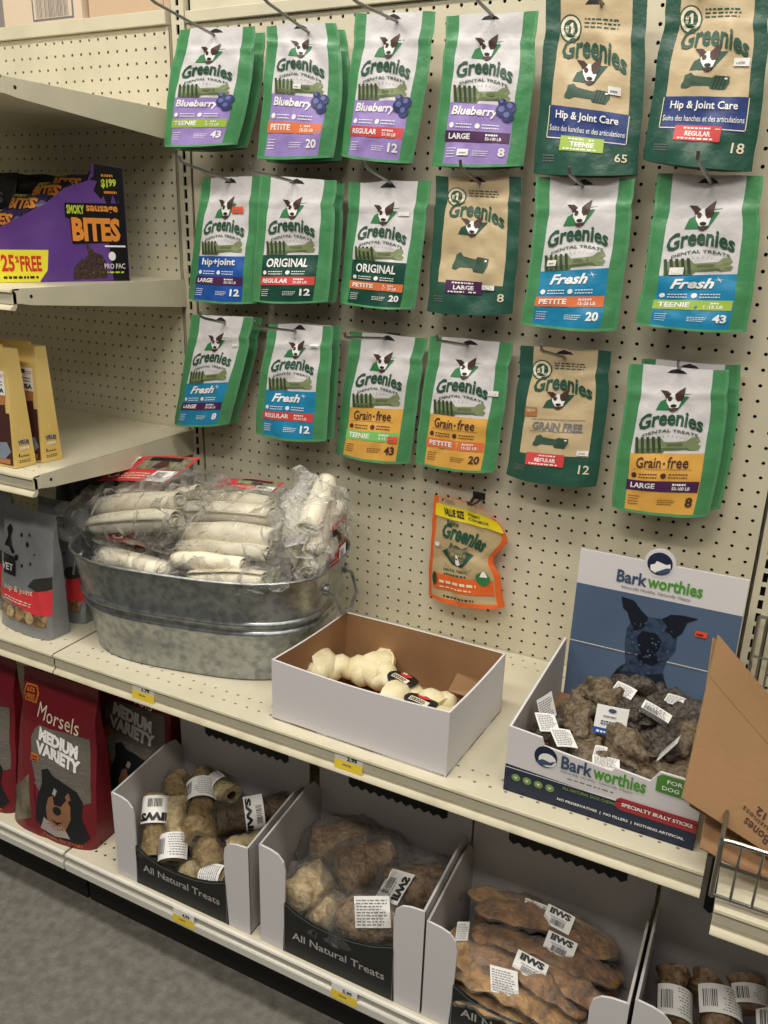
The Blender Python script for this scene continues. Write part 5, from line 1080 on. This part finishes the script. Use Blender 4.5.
# loose packs inside it
PK = [((-19.6, -13.6, 16.9), .2, 'pack_navy', 'nearest the front with a lettered band'), ((-19.3, -11.4, 18.1), .5, 'pack_navy', 'second from the front'), ((-19.0, -9.3, 19.1), .35, 'box_black', 'dark, third from the front'), ((-18.9, -7.4, 19.8), .1, 'pack_navy', 'at the back against the tall side')]
for i, (c, a, m, wd) in enumerate(PK):
    c = V(c)-n_*3.3+V(0, 0, -.2); t = thing('treat_pack', tuple(c-V(0, 0, 2)), 'glossy navy sausage treat pack '+wd+' of the purple display', 'treat pack', 'treat packs inside the purple display carton')
    ex = (n_*.95+d.normalized()*.15)*5.0; ey = V(d.x, d.y, 0).normalized()*1.6+V(0, 0, 3.4); nn = ex.cross(ey).normalized(); nn = nn if nn.z > 0 else -nn
    fn = lambda u, v, l=0, c=c, ex=ex, ey=ey, nn=nn, i=i: c+ex*(u-.5)+ey*(v-.5)+nn*(l+.55*(max(0, 1-(2*u-1)**4)*max(0, 1-(2*v-1)**4))**.5+.18*nz((u*3, v*3, i*5)))
    b = MB(); b.grid(lambda u, v: fn(u, v), 14, 12, m); b.grid(lambda u, v: fn(1-u, v, 0)-nn*1.1*(max(0, 1-(2*u-1)**4)*max(0, 1-(2*v-1)**4))**.5-nn*.03, 14, 12, m)
    b.text('BITES', .12, .62, .95, .86, fn, 'ink_orange', bold=.05, lift=.06); b.text('SMOKY', .1, .88, .5, .96, fn, 'ink_lime', bold=.04, lift=.06)
    b.rect(.1, .1, .9, .5, fn, 'ink_cream' if i == 0 else 'box_purple', .03, 6, 4); b.shape([(.1, .1), (.5, .5), (.1, .5)], fn, 'box_purple', .05)
    b.build('pack_body', t, smooth=True)
# darker packs further left on the same shelf
for i, (o, lb) in enumerate((((-28.2, -4.2, 13.32), 'black and orange treat pack standing at the back of the display shelf'), ((-30.5, -6.5, 13.32), 'black treat pack at the far left of the display shelf'))):
    def art(b, F): b.text('BITES', .2, .7, .8, .8, F, 'ink_grey', bold=.03); b.shape([(0, .2), (.4, .5), (1, .62), (1, .4), (.4, .2)], F, 'chew_orange', .03)
    stand_bag('treat_bag', lb, o, 6.0, 8.2, 2.4, .1, .05, 30+i, [(0, 1, ['bag_black']*3)], [lambda v: .1, lambda v: .9], art, 'bag_black', 'bag_black', 'bag_black')
# ---------------------------------------------------------------- two tall yellow boxes
def chew_box(x, y, label, seed):
    w, dp, h, z = 5.4, 1.75, 8.75, .14
    t = thing('treat_box', (x-w/2, y+dp/2, z), label, 'treat box', 'tall yellow treat boxes on the lowest left shelf')
    b = MB(); tp = .45
    A = [(x-w, y, z), (x, y, z), (x+.2, y+dp, z), (x-w+.2, y+dp, z)]; T_ = [(x-w+.2, y+tp, z+h), (x-.1, y+tp, z+h), (x, y+dp-tp+.1, z+h), (x-w+.3, y+dp-tp+.1, z+h)]
    b.hexa(A+T_, 'gold_box')
    ff = lambda u, v, l=0: V(A[0]).lerp(V(A[1]), u).lerp(V(T_[0]).lerp(V(T_[1]), u), v)-V(0, l, 0)
    sf = lambda u, v, l=0: V(A[1]).lerp(V(A[2]), u).lerp(V(T_[1]).lerp(V(T_[2]), u), v)+V(l, 0, 0)
    b.shape([(0, .02), (.97, .02), (.97, .47), (.9, .47), (.9, .54), (.3, .5), (0, .5)], ff, 'chew_brown', .02); b.shape([(.3, .5), (.9, .54), (.92, .62), (.3, .6)], ff, 'chew_orange', .025)
    b.rect(.66, .62, .93, .82, ff, 'paper_white', .03); b.rect(.68, .77, .78, .805, ff, 'navy_blue', .04); b.rect(.78, .77, .91, .775, ff, 'card_red', .04); b.rect(.78, .785, .91, .79, ff, 'card_red', .04); b.text('USA', .69, .64, .91, .68, ff, 'ink_black', bold=.04, lift=.045); b.lines(.69, .70, .9, .75, ff, 'navy_blue', 2, 4, .04, .4)
    b.shape([(.55, .1), (.8, .06), (.95, .14), (.88, .22), (.6, .2)], ff, 'sign_grey', .03); b.rect(.6, .03, .92, .075, ff, 'chew_orange', .03); b.disc(.3, .3, .15, .09, ff, 'ink_white', .03); b.disc(.3, .3, .13, .075, ff, 'chew_brown', .04)
    b.text('TRUE', .22, .185, .80, .225, sf, 'text_slate', bold=.05, arch=.012); b.text('CHEWS', .28, .15, .74, .175, sf, 'ink_white', bold=.04); b.rect(.2, .09, .26, .12, sf, 'ink_black', .03, 1, 1); b.lines(.3, .09, .85, .11, sf, 'ink_brown', 1, 2, .03, .5); b.lines(.2, .04, .85, .07, sf, 'ink_brown', 2, 5, .03, .4)
    b.shape([(.06, .02), (.5, .33), (.94, .02), (.5, .34)], sf, 'ink_cream', .02)
    b.build('box_body', t, bevel=.03)
    b = MB(); b.box((x-w+1, y+dp/2-.1, z+h), (x-1, y+dp/2+.1, z+h+.25), 'gold_box'); b.build('hang_flap', t)
chew_box(-17.95, -17.15, 'tall tapered yellow treat box nearest the shelf edge, left of the pair', 1)
chew_box(-17.5, -15.0, 'tall tapered yellow treat box right behind the nearer one', 2)
# ---------------------------------------------------------------- wire basket and flattened carton at the right edge
t = thing('wire_basket', (42, -11, -14), 'chrome wire basket at the right edge with cardboard standing in it', 'basket')
x0, x1, yf, yb, z0 = 33.5, 50, -20.5, -1.2, -13.9
zf, zk = -10.1, -6.2
b = MB()
b.tube([(x0, yf+.4, z0), (x0, yf+.1, zf-.4), (x0+.15, yf, zf), (x0+.5, yf, zf+.03), (x1, yf, zf)], .13, 8, 'steel_wire')
b.tube([(x0, yf+.3, zf-1.7), (x1, yf+.2, zf-1.7)], .1, 8, 'steel_wire'); b.tube([(x0, yf+.4, z0+.1), (x1, yf+.4, z0+.1)], .1, 8, 'steel_wire')
x = x0+.9
while x < x1: b.tube([(x, yf+.4, z0), (x, yf+.02, zf)], .07, 6, 'steel_wire'); x += 1.0
b.build('front_grid', t, smooth=True)
b = MB(); b.tube([(x0, yf, zf), (x0, yb, zf+.4)], .12, 8, 'steel_wire'); b.tube([(x0, yb, z0), (x0, yb, zk)], .12, 8, 'steel_wire'); y = yf+1.3
while y < yb: b.tube([(x0, y, z0), (x0, y, zf+.1)], .07, 6, 'steel_wire'); y += 1.3
b.build('side_grid', t, smooth=True)
b = MB(); b.tube([(x0, yb, zk), (x1, yb, zk)], .12, 8, 'steel_wire'); b.tube([(x0, yb, zk-3), (x1, yb, zk-3)], .1, 8, 'steel_wire'); x = x0+.5
while x < x1: b.tube([(x, yb, z0), (x, yb, zk+.0)], .08, 6, 'steel_wire'); x += .6
b.build('back_grid', t, smooth=True)
def sheet(label, P, th, writing, m='kraft_light'):
    a, c, d_ = (V(p) for p in (P[0], P[2], P[3])); n = (c-a).cross(d_-a).normalized(); q = V(P[1]); q.y = a.y-(n.x*(q.x-a.x)+n.z*(q.z-a.z))/n.y; P = [P[0], tuple(q), P[2], P[3]]
    if n.dot(V(0, -1, .3)) < 0: n = -n
    t = thing('flattened_carton', tuple(V(P[0])), label, 'cardboard')
    b = MB(); b.slab([V(p) for p in P], n, th, m, 'kraft_edge')
    fn = lambda u, v, l=0: V(P[0]).lerp(V(P[1]), u).lerp(V(P[3]).lerp(V(P[2]), u), v)+n*l
    b.shape([(0, .735), (0, .745), (1, .66), (1, .65)], fn, 'kraft', .02)
    if writing:
        g = sub(fn, .40, .05, .68, .25, 2.95)
        b.text('Bones', .1, .62, .8, .98, g, 'ink_brown', bold=.01, shear=.2, lift=.03); b.text('Business', .1, .36, .95, .56, g, 'ink_brown', shear=.1, lift=.03); b.text('12', .4, .0, .65, .3, g, 'ink_brown', bold=.03, lift=.03)
    b.build('board_sheet', t)
    return t
sheet('flattened brown cardboard carton with stamped writing leaning out of the wire basket, front sheet', [(31.35, -19.0, -9.5), (38.2, -20.0, -12.9), (37.6, -14.4, -7.9), (31.52, -13.5, -2.55)], .16, True)
sheet('second flattened brown cardboard sheet showing behind the front leaning one', [(31.75, -18.5, -10.2), (38.4, -19.4, -13.4), (37.6, -13.9, -8.6), (31.3, -13.2, -2.9)], .16, False)
sheet('small folded kraft cardboard sheet low behind the leaning pair at the basket corner', [(32.6, -18.9, -12.2), (37.5, -19.2, -13.8), (37.4, -15.0, -11.0), (32.5, -14.6, -8.6)], .16, False, 'kraft')
# ---------------------------------------------------------------- light: rows of ceiling fixtures over the aisle and beyond
def lamp(x, y, z, sx, sy, watts, col=(1, .95, .86)):
    l = bpy.data.lights.new('ceiling_fixture', 'AREA'); l.shape = 'RECTANGLE'; l.size = sx*S; l.size_y = sy*S; l.energy = watts; l.color = col
    o = bpy.data.objects.new('ceiling_fixture', l); COL.objects.link(o); o.location = W((x, y, z))
for x, e in ((-34, 29), (22, 27), (84, 14)): lamp(x, -36, 76, 40, 10, e)
for x, e in ((-30, 12), (16, 32), (72, 20)): lamp(x, -76, 72, 40, 10, e)
for x in (-60, 12, 84): lamp(x, -150, 74, 46, 16, 10)
w = bpy.data.worlds.new('World'); bpy.context.scene.world = w; w.use_nodes = True
bg = w.node_tree.nodes['Background']; bg.inputs[0].default_value = (1, .93, .85, 1); bg.inputs[1].default_value = .055
# ---------------------------------------------------------------- camera
cam = bpy.data.cameras.new('camera'); co = bpy.data.objects.new('camera', cam); COL.objects.link(co)
cam.sensor_fit = 'VERTICAL'; cam.sensor_height = 24; cam.lens = 818.35*24/1024; cam.clip_start = .05
rt, dn, fw = V(0.89318172, 0.44880504, 0.02829202), V(0.16960991, -0.277943, -0.94550525), V(-0.41648395, 0.84930661, -0.32437539)
m = Matrix((rt, -dn, -fw)).transposed().to_4x4(); m.translation = W((32.6726, -57.6386, 17.6982)); co.matrix_world = m
sc = bpy.context.scene; sc.camera = co
sc.view_settings.view_transform = 'Standard'; sc.view_settings.look = 'None'; sc.view_settings.gamma = 1; sc.view_settings.use_curve_mapping = False
sc.view_settings.exposure = -0.36
# groups for the countable repeats on the wall
for o in bpy.data.objects:
    if o.parent is None and 'label' in o:
        k = o.name.split('.')[0]
        if k == 'treat_pouch': o['group'] = 'treat pouches hanging on the pegboard'
        elif k == 'peg_hook': o['group'] = 'peg hooks on the pegboard'
        elif k == 'price_tag': o['group'] = 'price tags on the shelf edges'
        elif k == 'shipping_carton': o['group'] = 'cartons standing above the left bay'
        elif k == 'flattened_carton': o['group'] = 'flattened cardboard in the wire basket'
